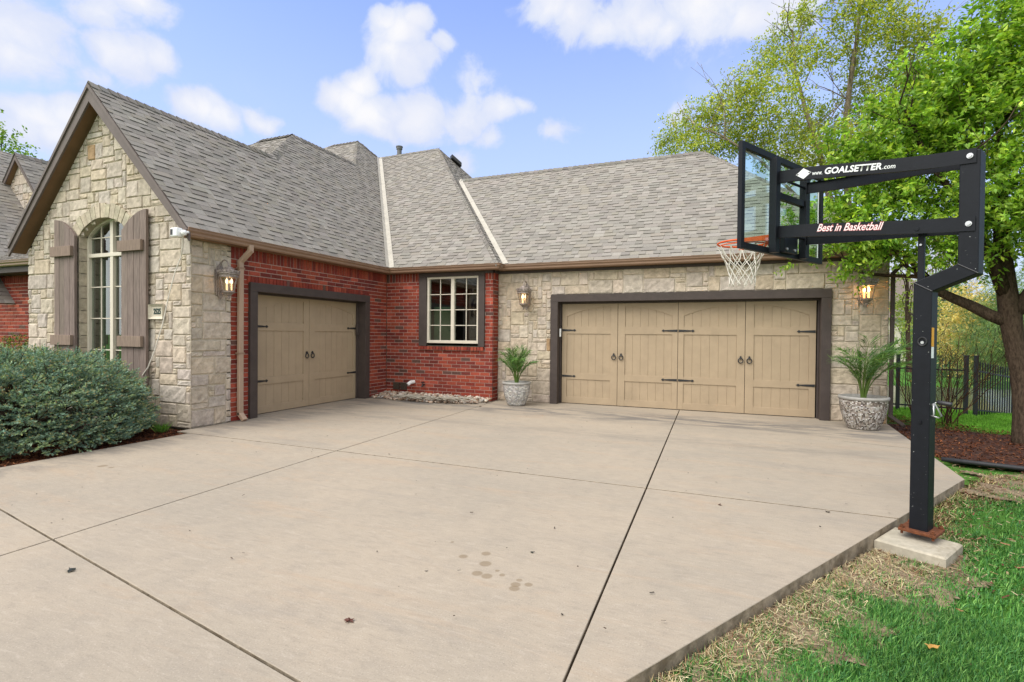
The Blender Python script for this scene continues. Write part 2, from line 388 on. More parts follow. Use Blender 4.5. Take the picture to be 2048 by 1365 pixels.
def clip_poly(sub, clip):
    """Sutherland-Hodgman, convex counter-clockwise clip polygon, 2D"""
    out = list(sub)
    for i in range(len(clip)):
        a, b = clip[i], clip[(i + 1) % len(clip)]
        inp, out = out, []
        if not inp: break
        def side(p): return (b[0] - a[0]) * (p[1] - a[1]) - (b[1] - a[1]) * (p[0] - a[0])
        for k in range(len(inp)):
            p, q = inp[k - 1], inp[k]; sp, sq = side(p), side(q)
            if sq >= 0:
                if sp < 0:
                    u = sp / (sp - sq); out.append((p[0] + u * (q[0] - p[0]), p[1] + u * (q[1] - p[1])))
                out.append(q)
            elif sp >= 0:
                u = sp / (sp - sq); out.append((p[0] + u * (q[0] - p[0]), p[1] + u * (q[1] - p[1])))
    return out
def ccw(p):
    a = sum(p[i - 1][0] * p[i][1] - p[i][0] * p[i - 1][1] for i in range(len(p)))
    return p if a > 0 else p[::-1]
def jit(c, k): 
    f = 1 + R.uniform(-k, k); return tuple(max(0, x * f * (1 + R.uniform(-k, k) * .25)) for x in c)

# ------------------------------------------------------------------ key dimensions
LX = -7.39; GY = 5.34; RY = 10.51; WY = 10.27; GL = -11.63; AX = -9.51; RX2 = 2.63; WX2 = -4.62
EZ = 2.98
TOP = 2.86

# ------------------------------------------------------------------ ground
def rightx(y): return -0.359 + (y - 2.19) * (2.38 + .359) / (6.76 - 2.19)
edge_d = V((2.739, 4.57, 0)).normalized(); edge_n = V((edge_d.y, -edge_d.x, 0))
def gz(x, y):
    """ground height of the lawn on the right of the slab"""
    def sm(t): t = max(0., min(1., t)); return t * t * (3 - 2 * t)
    w = sm((x - 1.5) / 2.5)
    z = -.075 - .006 * max(0, min(y - 6, 8)) - w * (1.05 * sm((y - 13.6) / 6.5) + .1 * sm((x - 5) / 4) * sm((y - 11) / 4)) + w * .45 * sm((y - 28) / 5)
    z -= .045 * math.exp(-((x - 1.35) ** 2 + (y - 4.45) ** 2) / .55) + .0 * math.exp(-((x - .35) ** 2 + (y - 2.9) ** 2) / .8)
    return z + .004 * max(0, y - 33)
gm = MB()
gx = [-300, -120, -60, -30, -16, -12, -9, -7, -5, -3, -1, -.5, 0, .25, .5, .75, 1, 1.25, 1.5, 1.75, 2, 2.5, 3, 4, 5, 6, 8, 10, 13, 17, 22, 30, 60, 120, 300]
gy = [-120, -40, -15, -6, -2, 0, 1, 1.5, 2, 2.4, 2.8, 3.2, 3.6, 3.9, 4.2, 4.5, 4.8, 5.1, 5.5, 6, 7, 8, 9, 10, 11, 12, 13, 14, 16, 18, 20, 22, 24, 28, 34, 45, 70, 120, 250, 400]
for i in range(len(gx) - 1):
    for j in range(len(gy) - 1):
        gm.poly([(x, y, gz(x, y) - .02) for x, y in ((gx[i], gy[j]), (gx[i + 1], gy[j]), (gx[i + 1], gy[j + 1]), (gx[i], gy[j + 1]))])
struct(gm.build('ground', M['lawn']))

# driveway: separate panels with real gaps between them
dm = MB()
def panel(poly, th=.16):
    poly = ccw(poly); n = len(poly)
    cx = sum(p[0] for p in poly) / n; cy = sum(p[1] for p in poly) / n
    # inset 4 mm for the joint, then a 7 mm bevel
    def inset(pl, d):
        res = []
        for k in range(n):
            p0, p1, p2 = V(pl[k - 1]), V(pl[k]), V(pl[(k + 1) % n])
            e1 = (p1 - p0).normalized(); e2 = (p2 - p1).normalized()
            n1 = V((-e1.y, e1.x)); n2 = V((-e2.y, e2.x)); b = (n1 + n2); b = b / max(.3, b.dot(n1))
            res.append(tuple(p1 + b * d))
        return res
    a = inset(poly, .0075); b = inset(poly, .0105)
    dm.poly([(x, y, 0) for x, y in b])
    for k in range(n):
        k2 = (k + 1) % n
        dm.poly([(*a[k], -.003), (*a[k2], -.003), (*b[k2], 0), (*b[k], 0)])
        dm.poly([(*a[k], -th), (*a[k2], -th), (*a[k2], -.003), (*a[k], -.003)])
def lerp_line(p, q, t): return (p[0] + (q[0] - p[0]) * t, p[1] + (q[1] - p[1]) * t)
slab = ccw([(-7.40, 10.6), (-7.40, 5.12), (-7.11, 5.12), (-7.11, -9), (-4.6, -9), (rightx(-6), -6), (2.38, 6.76), (2.64, 10.44), (2.64, 10.7), (-7.40, 10.7)])
def half(poly, p, q):
    """keep the part left of p->q"""
    big = 60; d = V((q[0] - p[0], q[1] - p[1])).normalized(); nn = V((-d.y, d.x)); a = V(p) - d * big; b = V(p) + d * big
    return clip_poly(poly, ccw([tuple(a), tuple(b), tuple(b + nn * big), tuple(a + nn * big)]))
J1 = ((-.597, 2.089), (-.753, 10.584)); J2 = ((-7.1, 5.14), (1.453, 5.06)); J2U = ((-7.1, 5.146), (1.453, 5.066)); J2L = ((-7.1, 5.134), (1.453, 5.054)); J3 = ((-4.331, 2.137), (-4.56, 9.518)); J4 = ((-5.457, 2.324), (-1.619, 1.658))
def cut(polys, J):
    r = []
    for p in polys:
        for a, b in (J, J[::-1]):
            q = half(p, a, b)
            if len(q) > 2: r.append(q)
    return r
up = half([(-7.40, 10.7), (-7.40, 5.0), (rightx(5.0), 5.0), (2.38, 6.76), (2.64, 10.44), (2.64, 10.7)][::-1], *J2U)
lo = half(ccw([(-7.11, 5.3), (-7.11, -9), (rightx(-6) - 1, -9), (rightx(-6), -6), (rightx(5.3), 5.3)]), J2L[1], J2L[0])
for p in cut(cut([up], J1), J3): panel(p)
lo2 = cut([lo], J4)
for p in cut(cut(lo2, J1), J3): panel(p)
for a_, b_ in (((-7.8, 6.3), (-7.402, 9.8)), ((-3.3, 10.702), (1.8, 10.95))): panel([(a_[0], a_[1]), (b_[0], a_[1]), (b_[0], b_[1]), (a_[0], b_[1])])
do = struct(dm.build('driveway', M['driveway'])); do.data.materials.append(M['slabedge'])
for p_ in do.data.polygons:
    if abs(p_.normal.z) < .2: p_.material_index = 1
jm = MB()      # dirt at the bottom of the joints
jm.poly([(-7.38, 10.6, -.03), (-7.09, 5, -.03), (-7.09, -8, -.03), (-5.5, -8, -.03), (-4.7, -6, -.03), (rightx(2) - .1, 2, -.03), (2.25, 6.76, -.03), (2.5, 10.4, -.03), (2.5, 10.6, -.03)])
struct(jm.build('joint_soil', M['mulchbase']))

# bare soil and mulch beds
def sheet(name, poly, z, m, n=26, amp=.02, zf=None):
    b = MB(); xs = [p[0] for p in poly]; ys = [p[1] for p in poly]
    x0, x1, y0, y1 = min(xs), max(xs), min(ys), max(ys); poly = ccw(poly)
    def hz(x, y): return (zf(x, y) if zf else z) + amp * (math.sin(x * 5.1 + y * 3.3) * .4 + math.sin(x * 11.7 - y * 8.1) * .3 + math.sin(y * 17 + x * 6) * .3)
    for i in range(n):
        for j in range(n):
            a = x0 + (x1 - x0) * i / n; c = x0 + (x1 - x0) * (i + 1) / n; d = y0 + (y1 - y0) * j / n; e = y0 + (y1 - y0) * (j + 1) / n
            q = clip_poly([(a, d), (c, d), (c, e), (a, e)], poly)
            if len(q) > 2: b.poly([(x, y, hz(x, y)) for x, y in q])
    return struct(b.build(name, m, smooth=True))
bedR = [(2.66, 11.4), (2.60, 8.45), (2.52, 7.9), (3.4, 7.72), (4.5, 7.7), (6.2, 8.2), (6.6, 9.6), (4.9, 10.0), (4.05, 10.55), (3.4, 11.6)]
sheet('mulch_bed', [(2.66, 12.6), (2.66, 10.2), (2.47, 7.95), (4.2, 7.7), (6.6, 8.4), (6.6, 9.9), (4.6, 10.5), (3.5, 12.0)], -.06, M['mulchbase'], 30, .02)
def ragged(name, poly, z, m, cell, thr, amp=.01):
    """soil sheet whose outline is broken up by noise"""
    b = MB(); poly = ccw(poly); xs = [p[0] for p in poly]; ys = [p[1] for p in poly]
    nx, ny = int((max(xs) - min(xs)) / cell), int((max(ys) - min(ys)) / cell)
    for i in range(nx):
        for j in range(ny):
            x, y = min(xs) + i * cell, min(ys) + j * cell; cx, cy = x + cell / 2, y + cell / 2
            d = min(((poly[k][0] - poly[k - 1][0]) * (cy - poly[k - 1][1]) - (poly[k][1] - poly[k - 1][1]) * (cx - poly[k - 1][0])) / math.hypot(poly[k][0] - poly[k - 1][0], poly[k][1] - poly[k - 1][1]) for k in range(len(poly)))
            nz = math.sin(cx * 7.3 + 2 * math.sin(cy * 5.1)) * .5 + math.sin(cx * 15.1 - cy * 12.7) * .3 + math.sin(cy * 21 + cx * 17) * .25
            if d + nz * thr < 0: continue
            b.poly([(px, py, gz(px, py) + z + amp * math.sin(px * 13 + py * 9)) for px, py in ((x, y), (x + cell, y), (x + cell, y + cell), (x, y + cell))])
    return struct(b.build(name, m, smooth=True))
ragged('soil_strip', [(2.55, 7.95), (2.30, 6.6), (1.35, 4.95), (1.9, 4.9), (2.7, 5.9), (3.9, 6.7), (6, 7.2), (6.4, 8.0), (4.2, 7.75)][::-1], .004, M['dirt'], .05, .22)
ragged('dry_patch', [(.95, 4.35), (-.5, 1.9), (-.15, 1.6), (.35, 2.2), (.8, 2.9), (1.15, 3.5), (1.62, 4.1), (1.8, 4.6), (1.3, 4.9)], .004, M['dirt'], .04, .10)
sheet('front_bed', [(-13.5, 2.2), (-7.12, 2.2), (-7.12, 5.14), (-7.39, 5.36), (-13.5, 5.36)], -.03, M['mulchbase'], 24, .015)
ed = MB()
ed.tube([(2.55, 7.93, -.03), (3.2, 7.76, -.03), (4.0, 7.66, -.03), (5.2, 7.7, -.03), (6.5, 8.1, -.03)], .028, 8)
tag(ed.build('garden_edging', M['edging'], loc=(2.55, 7.93, -.06), smooth=True), 'black corrugated plastic edging between mulch bed and grass', 'edging')
pw = MB()
pw.poly([(2, 15, -.98), (120, 15, -.98), (120, 33, -.98), (2, 33, -.98)])
struct(pw.build('pond_water', M['water']))

# ------------------------------------------------------------------ house
HB = (-3.0, 11.0, 0.0)
house = thing('house', 'stone and red brick house with steep shingled roofs and two tan garage doors', 'house', HB)

STONE = [(214, 201, 178), (208, 196, 175), (217, 205, 184), (204, 193, 174), (219, 207, 186), (212, 198, 172), (205, 195, 179), (213, 200, 174), (210, 201, 184)]
def stone_col(k=.72):
    c = R.choice(STONE)
    if R.random() < .006: c = (188, 160, 122)
    return jit(lin(c, k), .055)

def stonewall(name, O, U, N, w, h, holes=(), clip=None, seed=3, cell=(.098, .088), depth=.020, arch=None, warm=1.0):
    """random ashlar laid on a grid; O lower-left on the mortar plane, U along, Z up, N outward"""
    rr = random.Random(seed); O, U, N = V(O), V(U), V(N); Z = V((0, 0, 1))
    def P(u, v, d): return O + U * u + Z * v + N * d
    def grid(L, c, marks):
        pts = sorted(set([0, L] + [m for m in marks if 0 < m < L])); g = []
        for a, b in zip(pts, pts[1:]):
            n = max(1, round((b - a) / c)); g += [a + (b - a) * i / n for i in range(n)]
        return g + [L]
    gu = grid(w, cell[0], [x for q in holes for x in (q[0], q[2])]); gv = grid(h, cell[1], [x for q in holes for x in (q[1], q[3])])
    nu, nv = len(gu) - 1, len(gv) - 1
    occ = [[False] * nv for _ in range(nu)]
    base = MB(); st = MB()
    cp = ccw(clip) if clip else None
    for i in range(nu):
        for j in range(nv):
            cu, cv = (gu[i] + gu[i + 1]) / 2, (gv[j] + gv[j + 1]) / 2
            inh = any(q[0] < cu < q[2] and q[1] < cv < q[3] for q in holes)
            if arch and not inh:
                ax0, ax1, av, rise = arch
                if ax0 < cu < ax1 and av <= cv:
                    tt = (cu - (ax0 + ax1) / 2) / ((ax1 - ax0) / 2)
                    if cv < av + rise * (1 - tt * tt): inh = True
            if inh: occ[i][j] = True; continue
            q = [(gu[i], gv[j]), (gu[i + 1], gv[j]), (gu[i + 1], gv[j + 1]), (gu[i], gv[j + 1])]
            if cp:
                q = clip_poly(q, cp)
                if len(q) < 3: occ[i][j] = True; continue
            base.poly([P(a, b, 0) for a, b in q])
    sizes = [(2, 1), (3, 1), (2, 2), (3, 2), (4, 2), (4, 3), (3, 3), (5, 3), (5, 2), (1, 1), (1, 2), (2, 3), (4, 1), (1, 3), (6, 3), (5, 4), (4, 4)]
    wt = [5, 5, 9, 10, 9, 8, 9, 7, 6, 3, 3, 6, 3, 1, 4, 3, 4]
    for j in range(nv):
        for i in range(nu):
            if occ[i][j]: continue
            fits = []
            for (a, b), k in zip(sizes, wt):
                if i + a <= nu and j + b <= nv and all(not occ[x][y] for x in range(i, i + a) for y in range(j, j + b)): fits.append(((a, b), k))
            if not fits: fits = [((1, 1), 1)]
            a, b = rr.choices([f[0] for f in fits], [f[1] for f in fits])[0]
            for x in range(i, i + a):
                for y in range(j, j + b): occ[x][y] = True
            g = .0075
            u0, u1, v0, v1 = gu[i] + g, gu[i + a] - g, gv[j] + g, gv[j + b] - g
            col = tuple(x * y for x, y in zip(stone_col(), (warm * 1.02, .985, 2 - warm)))
            dd = depth * rr.uniform(.75, 1.05)
            jt = lambda: rr.uniform(-.006, .006)
            quad = [(u0 + jt(), v0 + jt()), (u1 + jt(), v0 + jt()), (u1 + jt(), v1 + jt()), (u0 + jt(), v1 + jt())]
            cq = clip_poly(quad, cp) if cp else quad
            if len(cq) < 3: continue
            if cp and (len(cq) != 4 or any(abs(x[0] - y[0]) + abs(x[1] - y[1]) > 1e-6 for x, y in zip(sorted(cq), sorted(quad)))):
                st.prism([P(x, y, 0) for x, y in cq], N * dd, col); continue
            # rock-faced stone: rounded edge ring and a lumpy front
            nx, ny = max(2, round((u1 - u0) / .07)), max(2, round((v1 - v0) / .07))
            def bil(s, t):
                x = (quad[0][0] * (1 - s) + quad[1][0] * s) * (1 - t) + (quad[3][0] * (1 - s) + quad[2][0] * s) * t
                y = (quad[0][1] * (1 - s) + quad[1][1] * s) * (1 - t) + (quad[3][1] * (1 - s) + quad[2][1] * s) * t
                return x, y
            su = [0] + [.0] + [k / nx for k in range(1, nx)] + [1., 1.]
            i0 = len(st.v); W_, H_ = u1 - u0, v1 - v0
            tu = [0, min(.3, .012 / W_)] + [k / nx for k in range(1, nx)] + [1 - min(.3, .012 / W_), 1]
            tv = [0, min(.3, .012 / H_)] + [k / ny for k in range(1, ny)] + [1 - min(.3, .012 / H_), 1]
            tilt = (rr.uniform(-.006, .006), rr.uniform(-.006, .006))
            for jj, t_ in enumerate(tv):
                for ii, s_ in enumerate(tu):
                    x, y = bil(s_, t_)
                    eu = ii in (0, len(tu) - 1); ev = jj in (0, len(tv) - 1)
                    if eu or ev: d_ = dd * .35 if not (eu and ev) else dd * .1
                    else: d_ = dd + rr.uniform(-.006, .007) + tilt[0] * (s_ - .5) + tilt[1] * (t_ - .5)
                    st.v.append(tuple(P(x, y, d_)))
            nn = len(tu)
            for jj in range(len(tv) - 1):
                for ii in range(nn - 1):
                    st.f.append((i0 + jj * nn + ii, i0 + jj * nn + ii + 1, i0 + (jj + 1) * nn + ii + 1, i0 + (jj + 1) * nn + ii)); st.c.append(col)
            for ring in ([ii for ii in range(nn)], [jj * nn + nn - 1 for jj in range(len(tv))], [(len(tv) - 1) * nn + ii for ii in range(nn)][::-1], [jj * nn for jj in range(len(tv))][::-1]):
                for a_, b_ in zip(ring, ring[1:]):
                    p, q = V(st.v[i0 + a_]), V(st.v[i0 + b_])
                    pa = p - N * ((p - O).dot(N)); qa = q - N * ((q - O).dot(N))
                    st.poly([pa, qa, q, p], col)
    o = st.build(name, M['stone'], house)
    mo = base.build('mortar', M['mortar'], o); mo.parent = o
    return o

X, Y, Z = V((1, 0, 0)), V((0, 1, 0)), V((0, 0, 1))
# gable wall
gw = LX - GL
gable_clip = [(-.0, -.1), (gw, -.1), (gw, 2.86), (gw / 2 + .03, 2.86 + 1.07 * gw / 2 - .03), (gw / 2 - .03, 2.86 + 1.07 * gw / 2 - .03), (0, 2.86)]
wu0, wu1 = -10.10 - GL, -8.78 - GL
def archf(u): return 3.06 + .27 * (1 - ((u - (wu0 + wu1) / 2) / ((wu1 - wu0) / 2)) ** 2)
plq = (-8.14 - GL, 1.655, -7.78 - GL, 1.90)
stonewall('stone_gable_wall', (GL, GY + .03, 0), X, -Y, gw, 5.2, holes=[(wu0, .55, wu1, 3.06)], clip=gable_clip, seed=5, arch=(wu0, wu1, 3.06, .27))
# corner return of stone on the driveway side
stonewall('stone_corner_wall', (LX - .03, GY + .032, 0), Y, X, .70, TOP, seed=9, warm=1.01)
# garage wall of stone
stonewall('stone_garage_wall', (WX2 + .0, RY + .03, 0), X, -Y, RX2 - WX2, TOP + .02, holes=[(-3.38 - WX2, -.1, 1.78 - WX2, 2.32)], seed=21, cell=(.102, .092), warm=1.015)
ew = MB(); ew.box((RX2 - .03, RY + .031, 0), (RX2 + .0, 16.0, TOP)); ew.build('stone_end_wall', M['mortar'], house)
# voussoirs over the arched window
vo = MB()
nvo = 15
uc = (wu0 + wu1) / 2 + GL; hw = (wu1 - wu0) / 2; Rr_ = (hw * hw + .27 * .27) / (2 * .27); zc = 3.06 + .27 - Rr_; a_max = math.asin(hw / Rr_) * 1.16
for k in range(nvo):
    a0 = -a_max + 2 * a_max * k / nvo + .006; a1 = -a_max + 2 * a_max * (k + 1) / nvo - .006
    r1 = Rr_ + R.uniform(.20, .25)
    pts = [(uc + math.sin(a) * r, GY + .028, zc + math.cos(a) * r) for a, r in ((a0, Rr_ + R.uniform(-.008, .004)), (a1, Rr_ + R.uniform(-.008, .004)), (a1, r1), (a0, r1))]
    vo.prism(pts, -Y * R.uniform(.035, .045), jit(lin((208, 195, 170), .72), .08))
# reveal of the window opening
for k in range(12):
    xa, xb = wu0 + GL + (wu1 - wu0) * k / 12, wu0 + GL + (wu1 - wu0) * (k + 1) / 12
    za, zb = archf(xa - GL), archf(xb - GL)
    vo.poly([(xa, GY + .0, za), (xb, GY, zb), (xb, GY + .2, zb), (xa, GY + .2, za)], lin((200, 186, 160), .7))
for xx in (wu0 + GL, wu1 + GL):
    for z0 in np.arange(.55, 3.05, .21):
        vo.box((xx - .02, GY + .005, z0), (xx + (.004 if xx < -9.4 else .02), GY + .2, min(3.06, z0 + .2)), jit(lin((204, 191, 168), .7), .08))
vo.box((wu0 + GL - .05, GY - .04, .47), (wu1 + GL + .05, GY + .2, .55), lin((205, 190, 160), .72))
vo.build('window_arch', M['stone'], house)

BR = [(166, 76, 58), (156, 67, 53), (176, 84, 64), (146, 64, 54), (172, 78, 57), (184, 90, 68), (156, 73, 60), (134, 62, 53)]
def brick_col(k=.64):
    c = R.choice(BR); q = R.random()
    if q < .06: c = (118, 84, 74)
    elif q < .10: c = (200, 98, 76)
    return jit(lin(c, k), .13)
def brickwall(name, O, U, N, w, h, holes=(), soldier=True, extra=()):
    O, U, N = V(O), V(U), V(N); st = MB(); base = MB()
    def P(u, v, d): return O + U * u + Z * v + N * d
    def brick(u0, v0, u1, v1, d=.007, col=None):
        col = col or brick_col()
        if u1 - u0 < .012 or v1 - v0 < .012: return
        d = d + R.uniform(-.002, .002); c = P((u0 + u1) / 2, (v0 + v1) / 2, d / 2)
        st.obox(c, (U, Z, N), ((u1 - u0) / 2, (v1 - v0) / 2, d / 2), col)
    def rect_minus(u0, v0, u1, v1):
        rs = [(u0, v0, u1, v1)]
        for hx in holes:
            nr = []
            for a, b, c, d in rs:
                if c <= hx[0] or a >= hx[2] or d <= hx[1] or b >= hx[3]: nr.append((a, b, c, d)); continue
                if a < hx[0]: nr.append((a, b, hx[0], d))
                if c > hx[2]: nr.append((hx[2], b, c, d))
                m0, m1 = max(a, hx[0]), min(c, hx[2])
                if b < hx[1]: nr.append((m0, b, m1, hx[1]))
                if d > hx[3]: nr.append((m0, hx[3], m1, d))
            rs = nr
        return rs
    for r in rect_minus(0, 0, w, h): base.poly([P(r[0], r[1], 0), P(r[2], r[1], 0), P(r[2], r[3], 0), P(r[0], r[3], 0)])
    ht = h - (.20 if soldier else 0); ph, pw_, m = .079, .235, .0125
    n = round(ht / ph); ph = ht / n
    for j in range(n):
        off = (-.121 if j % 2 else 0) + R.uniform(-.008, .008)
        u = off
        while u < w:
            for r in rect_minus(max(0, u + m / 2), j * ph + m / 2, min(w, u + pw_ - m / 2), (j + 1) * ph - m / 2): brick(*r)
            u += pw_
    if soldier:
        u = 0
        while u < w:
            for r in rect_minus(u + m / 2, ht + m / 2, min(w, u + ph - m / 2), h - .002): brick(*r, d=.008)
            u += ph
    for (u0, v0, u1, v1, d) in extra:      # rowlock rows
        n = max(1, round((u1 - u0) / ph))
        for k in range(n):
            brick(u0 + (u1 - u0) * k / n + m / 2, v0, u0 + (u1 - u0) * (k + 1) / n - m / 2, v1, d)
    o = st.build(name, M['brick'], house); base.build('mortar', M['bmortar'], o)
    return o
LO = 6.06
brickwall('brick_side_wall', (LX - .024, LO, 0), Y, X, WY - LO, TOP, holes=[(6.40 - LO, -1, 9.57 - LO, 2.42)], extra=[(6.36 - LO, 2.30, 9.61 - LO, 2.415, .02)])
ww = -4.817 + 6.488
brickwall('brick_window_wall', (LX - .012, WY + .012, 0), X, -Y, WX2 - LX, TOP, holes=[(-6.488 - LX, 1.18, -4.817 - LX, 3.2)], extra=[(-6.49 - LX, 1.105, -4.82 - LX, 1.18, .06)])
brickwall('brick_return_wall', (WX2 - .004, WY + .012, 0), Y, X, RY - WY + .02, TOP)

# ------------------------------------------------------------------ garage doors
def frame3(O, U, N):
    O, U, N = V(O), V(U), V(N)
    return lambda u, v, d: O + U * u + Z * v + N * d
def garage_door(label, O, U, N, w, h, leaves, inset=0.0):
    """leaves: list of (u0,u1,arch side -1/1) ; O lower-left of the leaf plane"""
    P = frame3(O, U, N); U, N = V(U), V(N); b = MB()
    def bx(u0, v0, u1, v1, d0, d1): b.obox(P((u0 + u1) / 2, (v0 + v1) / 2, (d0 + d1) / 2), (U, Z, N), ((u1 - u0) / 2, (v1 - v0) / 2, (d1 - d0) / 2))
    door_parts = []
    for (u0, u1, side) in leaves:
        u0 += .004; u1 -= .004
        sl, sr = (.105 + inset, .145) if side > 0 else (.145, .105)
        n = max(3, round((u1 - u0 - sl - sr) / .165))
        for k in range(n):
            a = u0 + sl + (u1 - u0 - sl - sr) * k / n; c = u0 + sl + (u1 - u0 - sl - sr) * (k + 1) / n
            bx(a + .0022, .12, c - .0022, h - .02, 0, .012 + R.uniform(0, .0006))
        bx(u0 + .02, .1, u1 - .02, h - .01, -.02, .006)
        for a, c in ((u0, u0 + sl), (u1 - sr, u1)): bx(a, 0.012, c, h, 0, .030)
        for z0, z1 in ((.012, .145), (.525, .655), (1.495, 1.645)): bx(u0 + sl - .001, z0, u1 - sr + .001, z1, 0, .027)
        # curved top rail: low at the outer stile, rising to the meeting stile
        a, c = u0 + sl - .001, u1 - sr + .001; pts = []
        for k in range(11):
            s_ = k / 10; x = a + (c - a) * s_; q = s_ if side > 0 else 1 - s_
            pts.append(P(x, 1.865 + .20 * (1 - (1 - q) ** 2), 0))
        pts += [P(c, h, 0), P(a, h, 0)]
        b.prism(pts, N * .027)
        # horizontal section seams
        for z in (h * .25, h * .5, h * .75): pass
    o = b.build('garage_door', M['door'], house, bevel=.0025); o['label'] = label
    g = MB(); g.obox(P(w / 2, h / 2, -.03), (U, Z, N), (w / 2 + .07, h / 2 + .04, .008)); g.build('door_gap', M['gap'], o)
    for (u0, u1, side) in leaves:
        sgn = 1 if side > 0 else -1; hx = u0 + .012 + inset if side > 0 else u1 - .012
        for z in (.59, 1.57):
            m = MB()
            L = .30
            ptsx = [(0, -.024), (L * .55, -.016), (L * .82, -.010), (L * .84, -.022), (L * .90, -.024), (L, 0), (L * .90, .024), (L * .84, .022), (L * .82, .010), (L * .55, .016), (0, .024)]
            m.prism([P(hx + sgn * x, z + y, .0305) for x, y in (ptsx if sgn > 0 else ptsx[::-1])], N * .008)
            for q in (.05, .2): m.obox(P(hx + sgn * q, z, .04), (U, Z, N), (.006, .006, .004))
            m.build('hinge', M['iron'], o)
        rx = u1 - .075 if side > 0 else u0 + .075
        m = MB()
        ring = [P(rx + math.cos(t) * .042, 1.01 + math.sin(t) * .045, .052) for t in [2 * math.pi * k / 18 for k in range(18)]]
        m.tube(ring, .009, 8, closed=True)
        m.obox(P(rx, 1.062, .044), (U, Z, N), (.017, .022, .014)); m.obox(P(rx, 1.088, .042), (U + Z, Z - U, N), (.010, .010, .008))
        m.build('ring_handle', M['iron'], o, smooth=False)
    return o
DRX, DLY = .22, .25
xs = [-3.185, -1.99, -.80, .415, 1.585]
garage_door('wide four-leaf tan garage door', (0, RY + DRX, 0), X, -Y, 4.8, 2.13, [(xs[0], xs[1], 1), (xs[1], xs[2], -1), (xs[2], xs[3], 1), (xs[3], xs[4], -1)])
# its dark backing must sit at the door itself
bpy.data.objects['door_gap'].location.x += xs[0]
garage_door('narrower two-leaf tan garage door in the brick wall', (LX - DLY, 0, 0), Y, X, 2.9, 2.15, [(6.55, 8.0, 1), (8.0, 9.425, -1)], inset=.13)
bpy.data.objects['door_gap.001'].location.y += 6.5
def door_frame(O, U, N, a, c, h, wd, dep, name='garage_door_frame'):
    P = frame3(O, U, N); U, N = V(U), V(N); b = MB()
    def bx(u0, v0, u1, v1, d0, d1): b.obox(P((u0 + u1) / 2, (v0 + v1) / 2, (d0 + d1) / 2), (U, Z, N), ((u1 - u0) / 2, (v1 - v0) / 2, (d1 - d0) / 2))
    bx(a - wd, 0.004, a, h, -.03, .036); bx(c, 0.004, c + wd, h, -.03, .036); bx(a - wd, h + .001, c + wd, h + wd, -.03, .038)
    bx(a - .06, 0.004, a - .001, h + .05, -dep, -.031); bx(c + .001, 0.004, c + .06, h + .05, -dep, -.031); bx(a - .06, h + .002, c + .06, h + .06, -dep, -.032)
    bx(a - .0, .004, a + .028, h - .03, -dep + .035, -dep + .075); bx(c - .028, .004, c, h - .03, -dep + .035, -dep + .075); bx(a, h - .03, c, h, -dep + .035, -dep + .076)
    o = b.build(name, M['trim'], house, bevel=.004); return o
door_frame((0, RY, 0), X, -Y, -3.22, 1.625, 2.165, .155, DRX)
door_frame((LX, 0, 0), Y, X, 6.545, 9.43, 2.16, .15, DLY)
sb = MB(); sb.box((-3.205, RY + .06, 1.43), (-3.17, RY + .085, 1.60)); sb.build('door_sensor', M['pvc'], house, bevel=.004)
so = MB(); so.box((LX - .19, 9.36, 1.42), (LX - .14, 9.428, 1.66)); so.build('door_switch', M['trim'], house, bevel=.006)
bk = MB(); bk.box((-7.45, 6.1, .0), (-7.43, 6.41, 2.3)) ; bk.box((LX - 2.5, 6.3, -.02), (LX - DLY - .06, 9.6, -.01)); bk.build('garage_floor', M['gap'], house)

